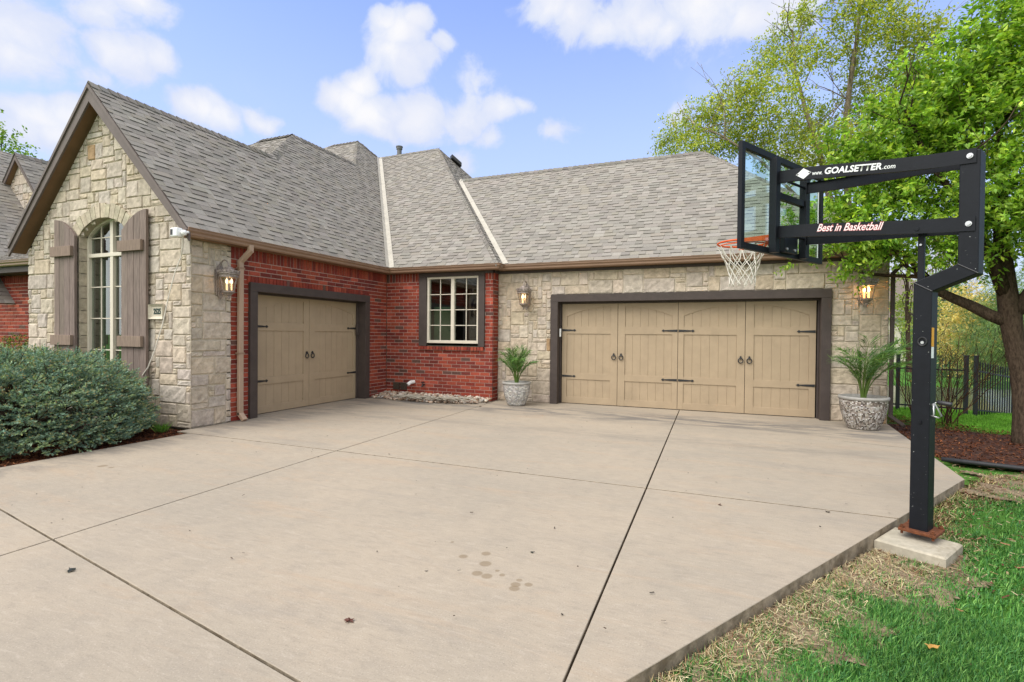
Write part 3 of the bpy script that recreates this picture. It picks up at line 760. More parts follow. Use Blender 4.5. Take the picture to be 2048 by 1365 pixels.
# ------------------------------------------------------------------ windows
def muntin_window(label, O, U, N, w, h, lights, cols, rows, arch=0.0, transom=None, fw=.05, bar=.016):
    P = frame3(O, U, N); U, N = V(U), V(N); b = MB()
    def bx(u0, v0, u1, v1, d0, d1): b.obox(P((u0 + u1) / 2, (v0 + v1) / 2, (d0 + d1) / 2), (U, Z, N), ((u1 - u0) / 2, (v1 - v0) / 2, (d1 - d0) / 2))
    bx(0, 0, fw, h, -.05, .03); bx(w - fw, 0, w, h, -.05, .03); bx(fw, 0, w - fw, fw * 1.2, -.05, .031)
    if not arch: bx(fw, h - fw, w - fw, h, -.05, .031)
    else:
        for k in range(14):
            x0, x1 = w * k / 14, w * (k + 1) / 14
            f = lambda x: h + arch * (1 - (2 * x / w - 1) ** 2)
            b.prism([P(x0, f(x0) - fw, -.05), P(x1, f(x1) - fw, -.05), P(x1, f(x1), -.05), P(x0, f(x0), -.05)], N * .08)
    for k in range(1, lights): bx(w * k / lights - fw * .75, fw, w * k / lights + fw * .75, h + arch - fw * .5, -.045, .028)
    if transom: bx(fw, transom - fw * .6, w - fw, transom + fw * .6, -.04, .034)
    o = b.build('window', M['frame'], house, bevel=.004); o['label'] = label
    m = MB(); lw = w / lights
    def mx(u0, v0, u1, v1): m.obox(P((u0 + u1) / 2, (v0 + v1) / 2, -.012), (U, Z, N), ((u1 - u0) / 2, (v1 - v0) / 2, .007))
    top = transom if transom else h
    for k in range(lights):
        for c in range(1, cols):
            x = lw * k + fw * .8 + (lw - fw * 1.6) * c / cols; mx(x - bar / 2, fw, x + bar / 2, h + (arch * .7 if arch else -fw))
        for r in range(1, rows):
            z = fw + (top - fw) * r / rows if transom else fw + (h - 2 * fw) * r / rows
            mx(lw * k + fw * .7, z - bar / 2, lw * (k + 1) - fw * .7, z + bar / 2)
        if transom: mx(lw * k + fw * .7, transom + .30 - bar / 2, lw * (k + 1) - fw * .7, transom + .30 + bar / 2)
    m.build('muntin', M['frame'], o)
    p = MB(); pts = [P(fw * .5, fw * .5, -.022), P(w - fw * .5, fw * .5, -.022)]
    if arch: pts += [P(w - fw * .5 - (w - fw) * k / 12, h - fw * .4 + arch * (1 - (1 - 2 * k / 12) ** 2), -.022) for k in range(13)]
    else: pts += [P(w - fw * .5, h - fw * .5, -.022), P(fw * .5, h - fw * .5, -.022)]
    p.poly(pts); p.build('pane', M['glass'], o)
    return o
# side window between the garage doors
muntin_window('two-light casement window in the brick wall', (-6.292, WY + .03, 1.255), X, -Y, 1.325, 1.515, 2, 2, 4, fw=.055)
tb = MB()
tb.box((-6.488, WY - .035, 1.185), (-6.29, WY + .06, 2.76)); tb.box((-4.97, WY - .035, 1.185), (-4.82, WY + .06, 2.76)); tb.box((-6.488, WY - .036, 2.761), (-4.82, WY + .06, TOP + .02))
tb.build('window_trim', M['trim'], house, bevel=.004)
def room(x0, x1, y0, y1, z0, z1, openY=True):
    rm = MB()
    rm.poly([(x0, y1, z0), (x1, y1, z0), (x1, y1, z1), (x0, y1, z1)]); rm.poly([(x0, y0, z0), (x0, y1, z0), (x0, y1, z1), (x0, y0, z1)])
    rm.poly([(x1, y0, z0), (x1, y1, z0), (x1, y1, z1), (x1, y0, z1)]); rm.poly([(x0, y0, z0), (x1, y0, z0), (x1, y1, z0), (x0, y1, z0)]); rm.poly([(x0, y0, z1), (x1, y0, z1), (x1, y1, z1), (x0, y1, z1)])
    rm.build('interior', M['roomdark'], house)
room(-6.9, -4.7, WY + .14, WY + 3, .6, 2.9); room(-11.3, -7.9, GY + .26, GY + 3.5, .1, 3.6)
cu = MB()
for k in range(9):     # folds of the curtain
    x = -10.05 + .022 * k; cu.tube([(x, GY + .30 + .02 * (k % 2), .6), (x, GY + .30 + .02 * (k % 2), 2.7)], .016, 6)
cu.build('curtain', M['curtain'], house); cu = MB()
for k in range(30): cu.box((-6.2, WY + .17, 1.3 + .0265 * k), (-5.66, WY + .195, 1.318 + .0265 * k))
cu.build('window_blind', M['curtain'], house)
muntin_window('tall arched window between weathered shutters', (wu0 + GL, GY + .15, .56), X, -Y, wu1 - wu0, 2.52, 2, 2, 4, arch=.27, transom=2.18, fw=.052)

# shutters
def shutter(u0, u1, outer):
    ws = u1 - u0; b = MB(); n = 3 if ws < .5 else 4; z0 = .62
    def topz(u):
        q = (u - u0) / ws; q = q if outer > 0 else 1 - q
        return 3.06 + .30 * (1 - (1 - q) ** 2)
    for k in range(n):
        a, c = u0 + ws * k / n + .002, u0 + ws * (k + 1) / n - .002
        pts = [(a, GY - .025, z0), (c, GY - .025, z0)] + [(c + (a - c) * j / 4, GY - .025, topz(c + (a - c) * j / 4)) for j in range(5)]
        b.prism(pts, (0, -.045 + R.uniform(-.002, .002), 0), jit(lin((136, 121, 111), .78), .08))
    o = b.build('shutter', M['shutter'], house, bevel=.003)
    for z in (1.22, 2.72):
        m = MB(); m.box((u0 - .03 if outer < 0 else u0 - .035, GY - .12, z), (u1 - .03 if outer < 0 else u1 - .05, GY - .0705, z + .17), jit(lin((144, 125, 110), .78), .05))
        m.build('batten', M['shutter'], o, bevel=.004)
shutter(-10.66, -10.09, -1); shutter(-8.86, -8.27, 1)

# ------------------------------------------------------------------ roofs
SH = [(148, 142, 133), (142, 136, 128), (153, 146, 137), (138, 132, 124), (148, 141, 130), (156, 150, 141), (145, 139, 131)]
def shingle_roof(O, U, Vv, polyuv, seed, exp=.132, side=None):
    """O: 3D origin, U along eave, Vv up the slope; polyuv convex outline"""
    rr = random.Random(seed); O, U, Vv = V(O), V(U).normalized(), V(Vv).normalized(); N = U.cross(Vv).normalized()
    if N.z < 0: N = -N
    st = MB(); poly = ccw(polyuv); v0 = min(p[1] for p in poly); v1 = max(p[1] for p in poly)
    def P(u, v, d): return O + U * u + Vv * v + N * d
    st.poly([P(u, v, -.02) for u, v in poly], lin((110, 104, 96), .7))
    n = int((v1 - v0) / exp) + 1
    for j in range(n):
        va, vb = v0 + j * exp, v0 + (j + 1) * exp
        row = clip_poly([(-99, va), (99, va), (99, vb), (-99, vb)], poly)
        if len(row) < 3: continue
        ua, ub = min(p[0] for p in row), max(p[0] for p in row); u = ua - rr.uniform(0, .3); hi = rr.random() < .5
        while u < ub:
            wd = rr.uniform(.11, .30); q = clip_poly([(u, va), (u + wd, va), (u + wd, vb), (u, vb)], poly)
            if len(q) > 2:
                lift = .016 if hi else .006
                col = jit(lin(rr.choice(SH), .80), .05)
                hfun = lambda v: lift + (.002 - lift) * (v - va) / exp if not hi else lift - .012 * (v - va) / exp
                st.poly([P(x, y, hfun(y)) for x, y in q], col)
                bot = [p for p in q if abs(p[1] - va) < 1e-6]
                if len(bot) >= 2:
                    a, c = min(p[0] for p in bot), max(p[0] for p in bot)
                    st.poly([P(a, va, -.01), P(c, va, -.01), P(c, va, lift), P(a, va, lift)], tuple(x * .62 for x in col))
                if hi:
                    for xx in (u + .001, u + wd - .001):
                        if ua < xx < ub: st.poly([P(xx, va, -.005), P(xx, vb, -.005), P(xx, vb, hfun(vb)), P(xx, va, hfun(va))], col)
            u += wd; hi = not hi
    return st
def build_roof(name, pts3, seed, exp=.132):
    """pts3: convex planar roof face, first two points on the eave"""
    pts3 = [V(p) for p in pts3]; U = (pts3[1] - pts3[0]); U.z = 0; U.normalize()
    n = None
    for k in range(2, len(pts3)):
        c = (pts3[1] - pts3[0]).cross(pts3[k] - pts3[0])
        if c.length > .1: n = c.normalized(); break
    Vv = n.cross(U).normalized()
    if Vv.z < 0: Vv = -Vv
    O = pts3[0]
    uv = [((p - O).dot(U), (p - O).dot(Vv)) for p in pts3]
    return shingle_roof(O, U, Vv, uv, seed, exp)
def caps(mb, a, b, ldir, rdir, step=.145, wdt=.15):
    """ridge / hip cap shingles folded over a line, ldir / rdir point down the two slopes"""
    a, b, ldir, rdir = V(a), V(b), V(ldir).normalized(), V(rdir).normalized(); d = (b - a); L = d.length; d.normalize(); n = int(L / step)
    up = (-(ldir + rdir)).normalized() if (ldir + rdir).length > .05 else Z
    for k in range(n):
        p0 = a + d * (k * step); p1 = a + d * min(L, (k * step + step * 1.35)); col = jit(lin(R.choice(SH), .62), .12)
        h0, h1 = .034 + R.uniform(0, .008), .014
        q0, q1 = p0 + up * h0, p1 + up * h1
        for dd in (ldir, rdir):
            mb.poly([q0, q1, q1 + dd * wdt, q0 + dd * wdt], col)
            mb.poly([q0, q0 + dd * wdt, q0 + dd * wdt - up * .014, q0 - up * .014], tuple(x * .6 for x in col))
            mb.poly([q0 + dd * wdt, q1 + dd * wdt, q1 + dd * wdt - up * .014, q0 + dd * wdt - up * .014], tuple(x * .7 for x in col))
ex = LX + .2       # eave line of the side roof
def zL(x): return EZ + 1.07 * (ex - x)
RZ = EZ + 1.07 * (ex - AX)            # gable ridge height
FYr = 5.16                            # front edge of the gable roof
PW = .857
h2 = (-10.72, 10.63); h3 = (-12.2, 15.13)
vt = (-11.79, 15.83)
L3 = lambda x, y: (x, y, zL(x))
roofs = []
# the east slope, split into convex pieces that lie in one plane
eastA = [(ex, FYr, EZ), (ex, 10.07, EZ), L3(AX, 10.07 + (ex - AX) * (vt[1] - 10.07) / (ex - vt[0])), L3(AX, FYr)]
mA = build_roof('x', eastA, 1)
yv = lambda x: 10.07 + (ex - x) * (vt[1] - 10.07) / (ex - vt[0])
eastB = [L3(AX, 8.75), L3(AX, yv(AX)), L3(h2[0], yv(h2[0])), L3(h2[0], 10.63)]
eastC = [L3(h2[0], 13.2), L3(h2[0], yv(h2[0])), L3(vt[0], yv(vt[0])), L3(h3[0], 15.4), L3(h3[0], 15.13)]
for k, pf in enumerate((eastB, eastC)):
    q = build_roof('x', pf, 40 + k); off = len(mA.v); mA.v += q.v; mA.f += [tuple(i + off for i in f) for f in q.f]; mA.c += q.c
rp = mA.build('roof', M['shingle'], house); rp['label'] = 'long east-facing slope above the brick wall'
def roof_part(pts, seed):
    return build_roof('x', pts, seed).build('roof', M['shingle'], house)
# west slope of the gable (seen edge on), south hips of the main roofs behind
wxe = 2 * AX - ex
roof_part([(wxe, 9, EZ), (wxe, FYr, EZ), (AX, FYr, RZ), (AX, 9, RZ)], 2)
z2, z3 = zL(h2[0]), zL(h3[0])
roof_part([(-13.4, 8.83, zL(-9.45) - .02), (-9.47, 8.83, zL(-9.47)), (h2[0], 10.63, z2), (-11.9, 10.63, z2)], 3)
roof_part([(-16.0, 13.18, zL(-10.685)), (-10.69, 13.18, zL(-10.69)), (h3[0], 15.13, z3), (-13.5, 15.13, z3)], 4)
# window bay: south slope, east hip
wz = lambda y: EZ + PW * (y - 10.07)
wr = (-9.29, 15.89)
roof_part([(ex, 10.07, EZ), (-4.42, 10.07, EZ), (wr[0], wr[1], wz(wr[1])), (vt[0], vt[1], wz(vt[1]))], 5)
PE = (wz(wr[1]) - EZ) / (-4.42 - wr[0])
roof_part([(-4.42, 10.07, EZ), (-4.42, 20.2, EZ), (wr[0] + .9, 16.95, wz(wr[1]) - .9 * PE), (wr[0], wr[1], wz(wr[1]))], 6)
# garage roof
PR = .865; rz = lambda y: EZ + PR * (y - 10.31)
ry = 13.95; rr0 = -7.2; rr1 = -.45
# valley between the bay hip and the garage roof
vz = lambda x: EZ + PE * (-4.42 - x)
xv = -4.42 - (rz(ry) - EZ) / PE
roof_part([(-4.42, 10.31, EZ), (2.80, 10.31, EZ), (rr1, ry, rz(ry)), (xv, ry, rz(ry))], 7)
roof_part([(2.80, 10.31, EZ), (2.80, 17.6, EZ), (rr1, ry, rz(ry))], 8)
roof_part([(2.80, 17.6, EZ), (-4.42, 17.6, EZ), (xv, ry, rz(ry)), (rr1, ry, rz(ry))], 9)
cp_ = MB()
nE = V((1.07, 0, 1)).normalized(); dE = V((1, 0, -1.07)); dWst = V((-1, 0, -1.07)); dS = V((0, -1, -PW)); dR = V((0, -1, -PR)); dE2 = V((1, 0, -PE))
caps(cp_, (AX, FYr, RZ), (AX, 8.9, RZ), dE, dWst)
caps(cp_, (-9.46, 8.83, zL(-9.46)), (h2[0], 10.63, z2), dE, V((0, -1, -.76)))
caps(cp_, (h2[0], 10.63, z2), (h2[0], 13.2, z2), dE, dWst)
caps(cp_, (h2[0], 10.63, z2), (-11.9, 10.63, z2), V((0, -1, -.76)), V((0, 1, -.76)))
caps(cp_, (-10.69, 13.18, zL(-10.69)), (h3[0], 15.13, z3), dE, V((0, -1, -.76)))
caps(cp_, (h3[0], 15.13, z3), (-13.5, 15.13, z3), V((0, -1, -.76)), V((0, 1, -.76)))
caps(cp_, (h3[0], 15.13, z3), (vt[0], vt[1], wz(vt[1])), dE, dWst)
caps(cp_, (vt[0], vt[1], wz(vt[1])), (wr[0], wr[1], wz(wr[1])), dS, V((0, 1, -PW)))
caps(cp_, (-4.42, 10.07, EZ), (wr[0], wr[1], wz(wr[1])), dS, dE2)
caps(cp_, (wr[0] + .9, 16.95, wz(wr[1]) - .9 * PE), (wr[0], wr[1], wz(wr[1])), dE2, V((0, 1, -1)))
caps(cp_, (xv, ry, rz(ry)), (rr1, ry, rz(ry)), dR, V((0, 1, -PR)))
caps(cp_, (2.80, 10.31, EZ), (rr1, ry, rz(ry)), dR, V((1, 0, -.9)))
cp_.build('ridge_cap', M['shingle'], house)
# valley flashing
vf = MB()
def valley(a, b, l, r, wd=.11):
    a, b, l, r = V(a), V(b), V(l).normalized(), V(r).normalized()
    up = V((0, 0, .022))
    n = 3
    for k in range(n):
        p, q = a.lerp(b, k / n), a.lerp(b, (k + 1) / n + (.004 if k < n - 1 else 0)); o_ = V((0, 0, .002 * k))
        for dd in (l, r): vf.poly([p + up + o_, q + up + o_, q + dd * wd + up + V((0, 0, .006)) + o_, p + dd * wd + up + V((0, 0, .006)) + o_])
valley((ex, 10.07, EZ), (vt[0], vt[1], wz(vt[1])), V((0, -1, 0)), V((1, 0, 0)), .13)
valley((-4.42, 10.31, EZ), (xv, ry, rz(ry)), V((0, 1, PE * 0)) + V((-1, 0, PE)) * .0 + V((0, 1, 0)), V((1, 0, 0)), .13)
vf.build('valley_flashing', M['valley'], house)
# plumbing vent on the roof
pv = MB(); pv.lathe([(.085, 0), (.085, .22), (.11, .23), (.11, .29), (.125, .30), (.125, .34), (.05, .36)], (-10.95, 15.9, wz(15.9) - .05), 14)
pv.build('vent_pipe', mat('grey_vent', lin((130, 130, 128), .6), .5, metal=.3), house, smooth=False)
tv_ = MB(); cx_ = V((wr[0] + .45, 16.3, wz(wr[1]) - .45 * PE + .1)); tv_.obox(cx_, (V((1, .9, -1)), V((0, 0, 1)), V((1, -1, 0))), (.22, .07, .14)); tv_.build('roof_vent', M['iron'], house, bevel=.02)

# gable rakes, soffits, gutters, fascia
rk = MB()
for sgn, xe in ((1, ex), (-1, wxe)):
    dx = V((sgn * 1, 0, -1.07)).normalized(); nrm = V((sgn * 1.07, 0, 1)).normalized()
    a = V((AX, FYr + .008, RZ - .01)); b = V((xe + sgn * .02, FYr + .008, EZ - .03))
    rk.prism([a, b, b - V((0, 0, .17)), a - V((0, 0, .285))], (0, .03, 0))
    rk.prism([a + nrm * .0, b, b - nrm * .045, a - V((0, 0, .066))], (0, -.022, 0))
rk.build('rake_board', M['rake'], house)
sf = MB()
for sgn, xe in ((1, ex), (-1, wxe)):
    a = V((AX, FYr + .04, RZ - .2)); b = V((xe, FYr + .04, EZ - .2 + .07))
    sf.prism([a, b, b + Y * .22, a + Y * .22], (0, 0, .02))
sf.box((LX - .05, FYr + .04, TOP + .0), (LX + .16, WY - .1, TOP + .02)); sf.box((LX - .05, WY - .16, TOP + .001), (WX2 + .16, WY + .05, TOP + .021)); sf.box((WX2 + .1, RY - .16, TOP + .002), (RX2 + .14, RY + .06, TOP + .022))
sf.build('soffit', M['soffit'], house)
fr_ = MB()
fr_.box((LX + .008, FYr + .03, TOP - .075), (LX + .05, WY - .001, TOP - .001)) if False else None
fr_.box((LX + .11, FYr + .05, TOP + .02), (LX + .135, WY - .12, EZ - .02)); fr_.box((LX + .11, WY - .145, TOP + .021), (WX2 + .14, WY - .12, EZ - .02)); fr_.box((WX2 + .14, RY - .145, TOP + .022), (RX2 + .15, RY - .12, EZ - .02))
fr_.box((-4.6, RY - .022, TOP - .06), (RX2 + .02, RY - .0, TOP + .001)); fr_.box((-4.815, WY - .05, TOP - .055), (WX2 + .05, WY - .012, TOP)); fr_.box((WX2 + .0125, WY - .05, TOP - .055), (WX2 + .05, RY - .03, TOP))
fr_.build('fascia_board', M['trim'], house)
def gutter_run(path, outs):
    """K-style profile swept along a path with mitred corners; outs: outward normal sums per vertex"""
    prof = [(0, .0), (0, -.105), (.055, -.105), (.075, -.085), (.078, -.055), (.105, -.03), (.108, .0), (.122, .004), (.122, .014), (.10, .014), (.10, .004), (.098, -.025), (.01, -.09), (.01, 0)]
    b = MB(); i0 = 0
    for p, o in zip(path, outs):
        for x, z in prof: b.v.append(tuple(V(p) + V(o) * x + Z * z))
    n = len(prof)
    for k in range(len(path) - 1):
        for j in range(n):
            b.f.append((k * n + j, k * n + (j + 1) % n, (k + 1) * n + (j + 1) % n, (k + 1) * n + j)); b.c.append((.5, .5, .5))
    b.f.append(tuple(range(n))); b.c.append((.5,) * 3); b.f.append(tuple(range((len(path) - 1) * n, len(path) * n))[::-1]); b.c.append((.5,) * 3)
    return b
gA = LX + .137; gB = WY - .147; gC = WX2 + .142; gD = RY - .147
gutter_run([(gA, FYr - .01, EZ - .015), (gA, gB, EZ - .015), (gC, gB, EZ - .015), (gC, gD, EZ - .015), (RX2 + .12, gD, EZ - .015)],
           [(1, 0, 0), (1, -1, 0), (1, -1, 0), (1, -1, 0), (0, -1, 0)]).build('gutter', M['gutter'], house)
# downspouts
def downspout(path, wx, wy, m):
    b = MB(); path = [V(p) for p in path]
    for k in range(len(path) - 1):
        a, c = path[k], path[k + 1]; d = (c - a).normalized(); s_ = wx if abs(d.z) > .0 else wx
        ax = Y if abs(d.y) < .9 else X
        ax2 = d.cross(ax).normalized(); ax = ax2.cross(d).normalized()
        b.obox((a + c) / 2, (d, ax, ax2), ((c - a).length / 2 + wy * .45, wx / 2, wy / 2))
    return b.build('downspout', m, house, bevel=.008)
dsy = 6.19
downspout([(gA + .06, dsy + .06, 2.87), (gA + .06, dsy + .06, 2.80), (LX + .045, dsy, 2.62), (LX + .045, dsy, .12), (LX + .13, dsy - .0, .035)], .085, .06, M['downspout'])
for z in (2.5, 1.1):
    st_ = MB(); st_.box((LX + .0, dsy - .06, z), (LX + .078, dsy + .06, z + .03)); st_.build('downspout_strap', M['gutter'], house)
downspout([(2.80, gD + .02, 2.87), (2.80, gD + .02, 2.74), (RX2 + .04, RY - .01, 2.56), (RX2 + .04, RY - .01, .14), (RX2 + .16, RY - .22, .03)], .07, .055, M['trim'])
# vents, pipe and tap on the brick
for xc in (-7.10, -6.90):
    vn = MB(); vn.box((xc - .085, WY - .03, .15), (xc + .085, WY - .002, .30))
    for k in range(6): vn.box((xc - .075, WY - .042, .16 + .023 * k), (xc + .075, WY - .03, .172 + .023 * k))
    vn.box((xc - .095, WY - .04, .30), (xc + .095, WY - .002, .315))
    vn.build('vent_cover', M['ventc'], house)
pp = MB(); pp.tube([(-6.62, WY, .345), (-6.66, WY - .09, .335), (-6.70, WY - .15, .29)], .042, 14); pp.build('drain_pipe', M['pvc'], house, smooth=False)
tp = MB(); tp.tube([(-6.35, WY, .29), (-6.35, WY - .08, .29), (-6.35, WY - .1, .24)], .018, 10); tp.tube([(-6.35, WY - .06, .29), (-6.35, WY - .06, .345)], .01, 8); tp.tube([(-6.39, WY - .06, .35), (-6.31, WY - .06, .35)], .014, 8); tp.build('hose_tap', M['iron'], house)
# left end of the house: brick wall, corner board, low porch roof, small stone gable
YB = 6.62
brickwall('brick_front_wall', (-16.5, YB + .012, 0), X, -Y, 4.6, 2.72)
lb = MB(); lb.box((-12.62, YB - .05, .9), (-12.30, YB + .02, 2.75)); lb.build('window_trim', M['trim'], house, bevel=.004)
rp2 = roof_part([(-18, 6.22, 2.95), (-11.64, 6.22, 2.95), (-11.64, 8.2, 3.75), (-18, 8.2, 3.75)], 12)
gutter_run([(-11.66, 6.22, 2.93), (-18, 6.22, 2.93)], [(0, -1, 0), (0, -1, 0)]).build('gutter', M['gutter'], house)
sf2 = MB(); sf2.box((-18, 6.22, 2.70), (-11.64, 6.66, 2.72)); sf2.box((-18, 6.225, 2.72), (-11.64, 6.25, 2.94)); sf2.build('fascia_board', M['trim'], house)
gz0, gxc, gy0 = 6.23, -17.75, 8.0
zE = lambda x: 4.66 + 1.0 * (-17.5 - x)
roof_part([(-14.9, 6.3, zE(-14.9)), (-14.9, 9.5, zE(-14.9)), (-19.5, 9.5, zE(-19.5)), (-19.5, 6.3, zE(-19.5))], 13)
stonewall('stone_dormer_wall', (-18.55, gy0 + .03, 3.6), X, -Y, 1.7, 2.7, clip=[(0, 0), (1.7, 0), (1.7, 1.45), (.85, 2.5), (0, 1.45)], seed=33)
dz = 1.18
roof_part([(gxc + .98, gy0 - .12, gz0 - .98 * dz), (gxc + .98, gy0 + 4, gz0 - .98 * dz), (gxc, gy0 + 4, gz0), (gxc, gy0 - .12, gz0)], 14)
roof_part([(gxc - .98, gy0 + 4, gz0 - .98 * dz), (gxc - .98, gy0 - .12, gz0 - .98 * dz), (gxc, gy0 - .12, gz0), (gxc, gy0 + 4, gz0)], 15)
r2 = MB()
for sgn in (1, -1):
    a = V((gxc, gy0 - .11, gz0 - .01)); b = V((gxc + sgn * .99, gy0 - .11, gz0 - .99 * dz - .01))
    r2.prism([a, b, b - V((0, 0, .13)), a - V((0, 0, .16))], (0, .025, 0))
r2.build('rake_board', M['rake'], house)
s3 = MB()
for sgn in (1, -1):
    a = V((gxc, gy0 - .08, gz0 - .12)); b = V((gxc + sgn * .98, gy0 - .08, gz0 - .98 * dz - .12))
    s3.prism([a, b, b + Y * .12, a + Y * .12], (0, 0, .02))
s3.build('soffit', M['soffit'], house)
c2 = MB(); caps(c2, (gxc, gy0 - .12, gz0), (gxc, gy0 + 4, gz0), V((1, 0, -dz)), V((-1, 0, -dz))); c2.build('ridge_cap', M['shingle'], house)
# solid core of the walls and the ceiling, so that no daylight leaks through
core = MB()
core.box((LX - .20, 6.0, -.02), (LX - .027, 6.45, TOP)); core.box((LX - .2, 9.50, -.02), (LX - .027, WY + .3, TOP)); core.box((LX - .2, 6.3, 2.25), (LX - .027, 9.6, TOP))
core.box((LX - .1, WY + .016, -.02), (-6.45, WY + .12, TOP)); core.box((-4.86, WY + .016, -.02), (WX2 - .03, RY + .1, TOP)); core.box((-6.5, WY + .0165, -.02), (-4.8, WY + .12, 1.2)); core.box((-6.5, WY + .065, 2.72), (-4.8, WY + .12, TOP))
core.box((WX2 - .1, RY + .034, -.02), (-3.30, RY + .3, TOP)); core.box((1.70, RY + .034, -.02), (RX2 - .04, RY + .3, TOP)); core.box((-3.4, RY + .034, 2.24), (1.8, RY + .3, TOP))
core.box((LX - .15, GY + .04, -.02), (LX - .035, 6.1, TOP)); core.box((GL + .02, GY + .034, -.02), (-10.14, GY + .3, TOP)); core.box((-8.74, GY + .034, -.02), (LX - .05, GY + .3, TOP))
core.box((-16.4, YB + .016, -.02), (GL, YB + .2, 2.7))
core.poly([(GL, GY + .1, TOP + .03), (LX - .02, GY + .1, TOP + .03), (LX - .02, 18, TOP + .03), (GL, 18, TOP + .03)]) if False else None
core.poly([(LX - .03, GY + .1, TOP + .03), (LX + .1, GY + .1, TOP + .03), (LX + .1, 18, TOP + .03), (LX - .03, 18, TOP + .03)]); core.poly([(LX, WY - .05, TOP + .031), (WX2 + .1, WY - .05, TOP + .031), (WX2 + .1, 18, TOP + .031), (LX, 18, TOP + .031)]); core.poly([(WX2 - .1, RY - .05, TOP + .032), (RX2 + .1, RY - .05, TOP + .032), (RX2 + .1, 17, TOP + .032), (WX2 - .1, 17, TOP + .032)])
core.build('wall_core', M['roomdark'], house)
# back walls so that the house is closed
for q0, q1 in (((GL, GY + .2, 0), (GL + .05, 9, TOP)), ((-18, 9.4, 0), (-11.7, 9.45, 3.6)), ((-4.5, 17.3, 0), (RX2, 17.35, TOP))):
    bw = MB(); bw.box(q0, q1); bw.build('rear_wall', M['mortar'], house)

# ------------------------------------------------------------------ number plaque, camera, lanterns
pl = thing('address_plaque', 'recessed pale address plaque with dark numerals 2525 in the stone gable', 'address plaque', (-8.13, GY, 1.66))
b = MB(); x0, x1, z0, z1 = -8.275, -7.935, 1.655, 1.885; yf = GY - .038
for p in ([(x0, yf, z0), (x1, yf, z0), (x1 - .04, yf + .035, z0 + .04), (x0 + .04, yf + .035, z0 + .04)], [(x1, yf, z0), (x1, yf, z1), (x1 - .04, yf + .035, z1 - .04), (x1 - .04, yf + .035, z0 + .04)],
          [(x1, yf, z1), (x0, yf, z1), (x0 + .04, yf + .035, z1 - .04), (x1 - .04, yf + .035, z1 - .04)], [(x0, yf, z1), (x0, yf, z0), (x0 + .04, yf + .035, z0 + .04), (x0 + .04, yf + .035, z1 - .04)],
          [(x0 + .04, yf + .035, z0 + .04), (x1 - .04, yf + .035, z0 + .04), (x1 - .04, yf + .035, z1 - .04), (x0 + .04, yf + .035, z1 - .04)],
          [(x0, yf, z0), (x0, yf, z1), (x0, GY, z1), (x0, GY, z0)], [(x1, yf, z0), (x1, yf, z1), (x1, GY, z1), (x1, GY, z0)], [(x0, yf, z1), (x1, yf, z1), (x1, GY, z1), (x0, GY, z1)], [(x0, yf, z0), (x1, yf, z0), (x1, GY, z0), (x0, GY, z0)]): b.poly(p)
b.build('plaque_frame', M['plaque'], pl)
def text_mesh(txt, size, shear=0.0, offset=0.0, extrude=.002, spacing=1.0):
    cu_ = bpy.data.curves.new('lettering', 'FONT'); cu_.body = txt; cu_.size = size; cu_.shear = shear; cu_.offset = offset; cu_.extrude = extrude; cu_.space_character = spacing; cu_.resolution_u = 3
    ob = bpy.data.objects.new('lettering', cu_); C.objects.link(ob); dg = bpy.context.evaluated_depsgraph_get()
    me = bpy.data.meshes.new_from_object(ob.evaluated_get(dg)); bpy.data.objects.remove(ob); bpy.data.curves.remove(cu_)
    return me
def text_on(txt, size, mp, m, parent, **k):
    """mp(x,y,d): text-plane coordinates to world"""
    me = text_mesh(txt, size, **k); base = root_loc(parent)
    for v in me.vertices: v.co = V(mp(v.co.x, v.co.y, v.co.z + .002)) - base
    me.materials.clear(); o = bpy.data.objects.new('lettering', me); C.objects.link(o); me.materials.append(m); o.parent = parent; return o
text_on('2525', .095, lambda x, y, d: (-8.185 + x * .90, yf + .033 - d, 1.735 + y * 1.25), M['greenblack'], pl, offset=.003)

sc = thing('security_camera', 'small white security camera under the gable eave at the corner', 'security camera', (-7.16, 5.12, 2.88))
b = MB(); b.box((-7.355, 5.02, 2.825), (-7.215, 5.12, 2.955)); b.build('housing', M['camwhite'], sc, bevel=.018)
b = MB(); b.box((-7.34, 5.016, 2.85), (-7.295, 5.0195, 2.93)); b.build('lens', M['iron'], sc)
b = MB(); b.lathe([(.0, -.042), (.03, -.033), (.042, 0), (.03, .033), (0, .042)], (-7.17, 5.1, 2.885), 12); b.tube([(-7.22, 5.09, 2.89), (-7.17, 5.1, 2.885), (-7.13, 5.15, 2.90)], .016, 8); b.build('ball_mount', M['camwhite'], sc, smooth=True)
b = MB(); b.tube([(-7.19, 5.10, 2.85), (-7.33, 5.2, 2.72), (-7.473, 5.27, 2.681 - .1), (-7.604, 5.27, 2.351), (-7.736, 5.27, 2.017), (-7.882, 5.27, 1.564), (-8.076, 5.27, 1.141), (-8.216, 5.27, .906), (-8.33, 5.26, .78)], .0085, 6); b.build('cable', M['cord'], sc)

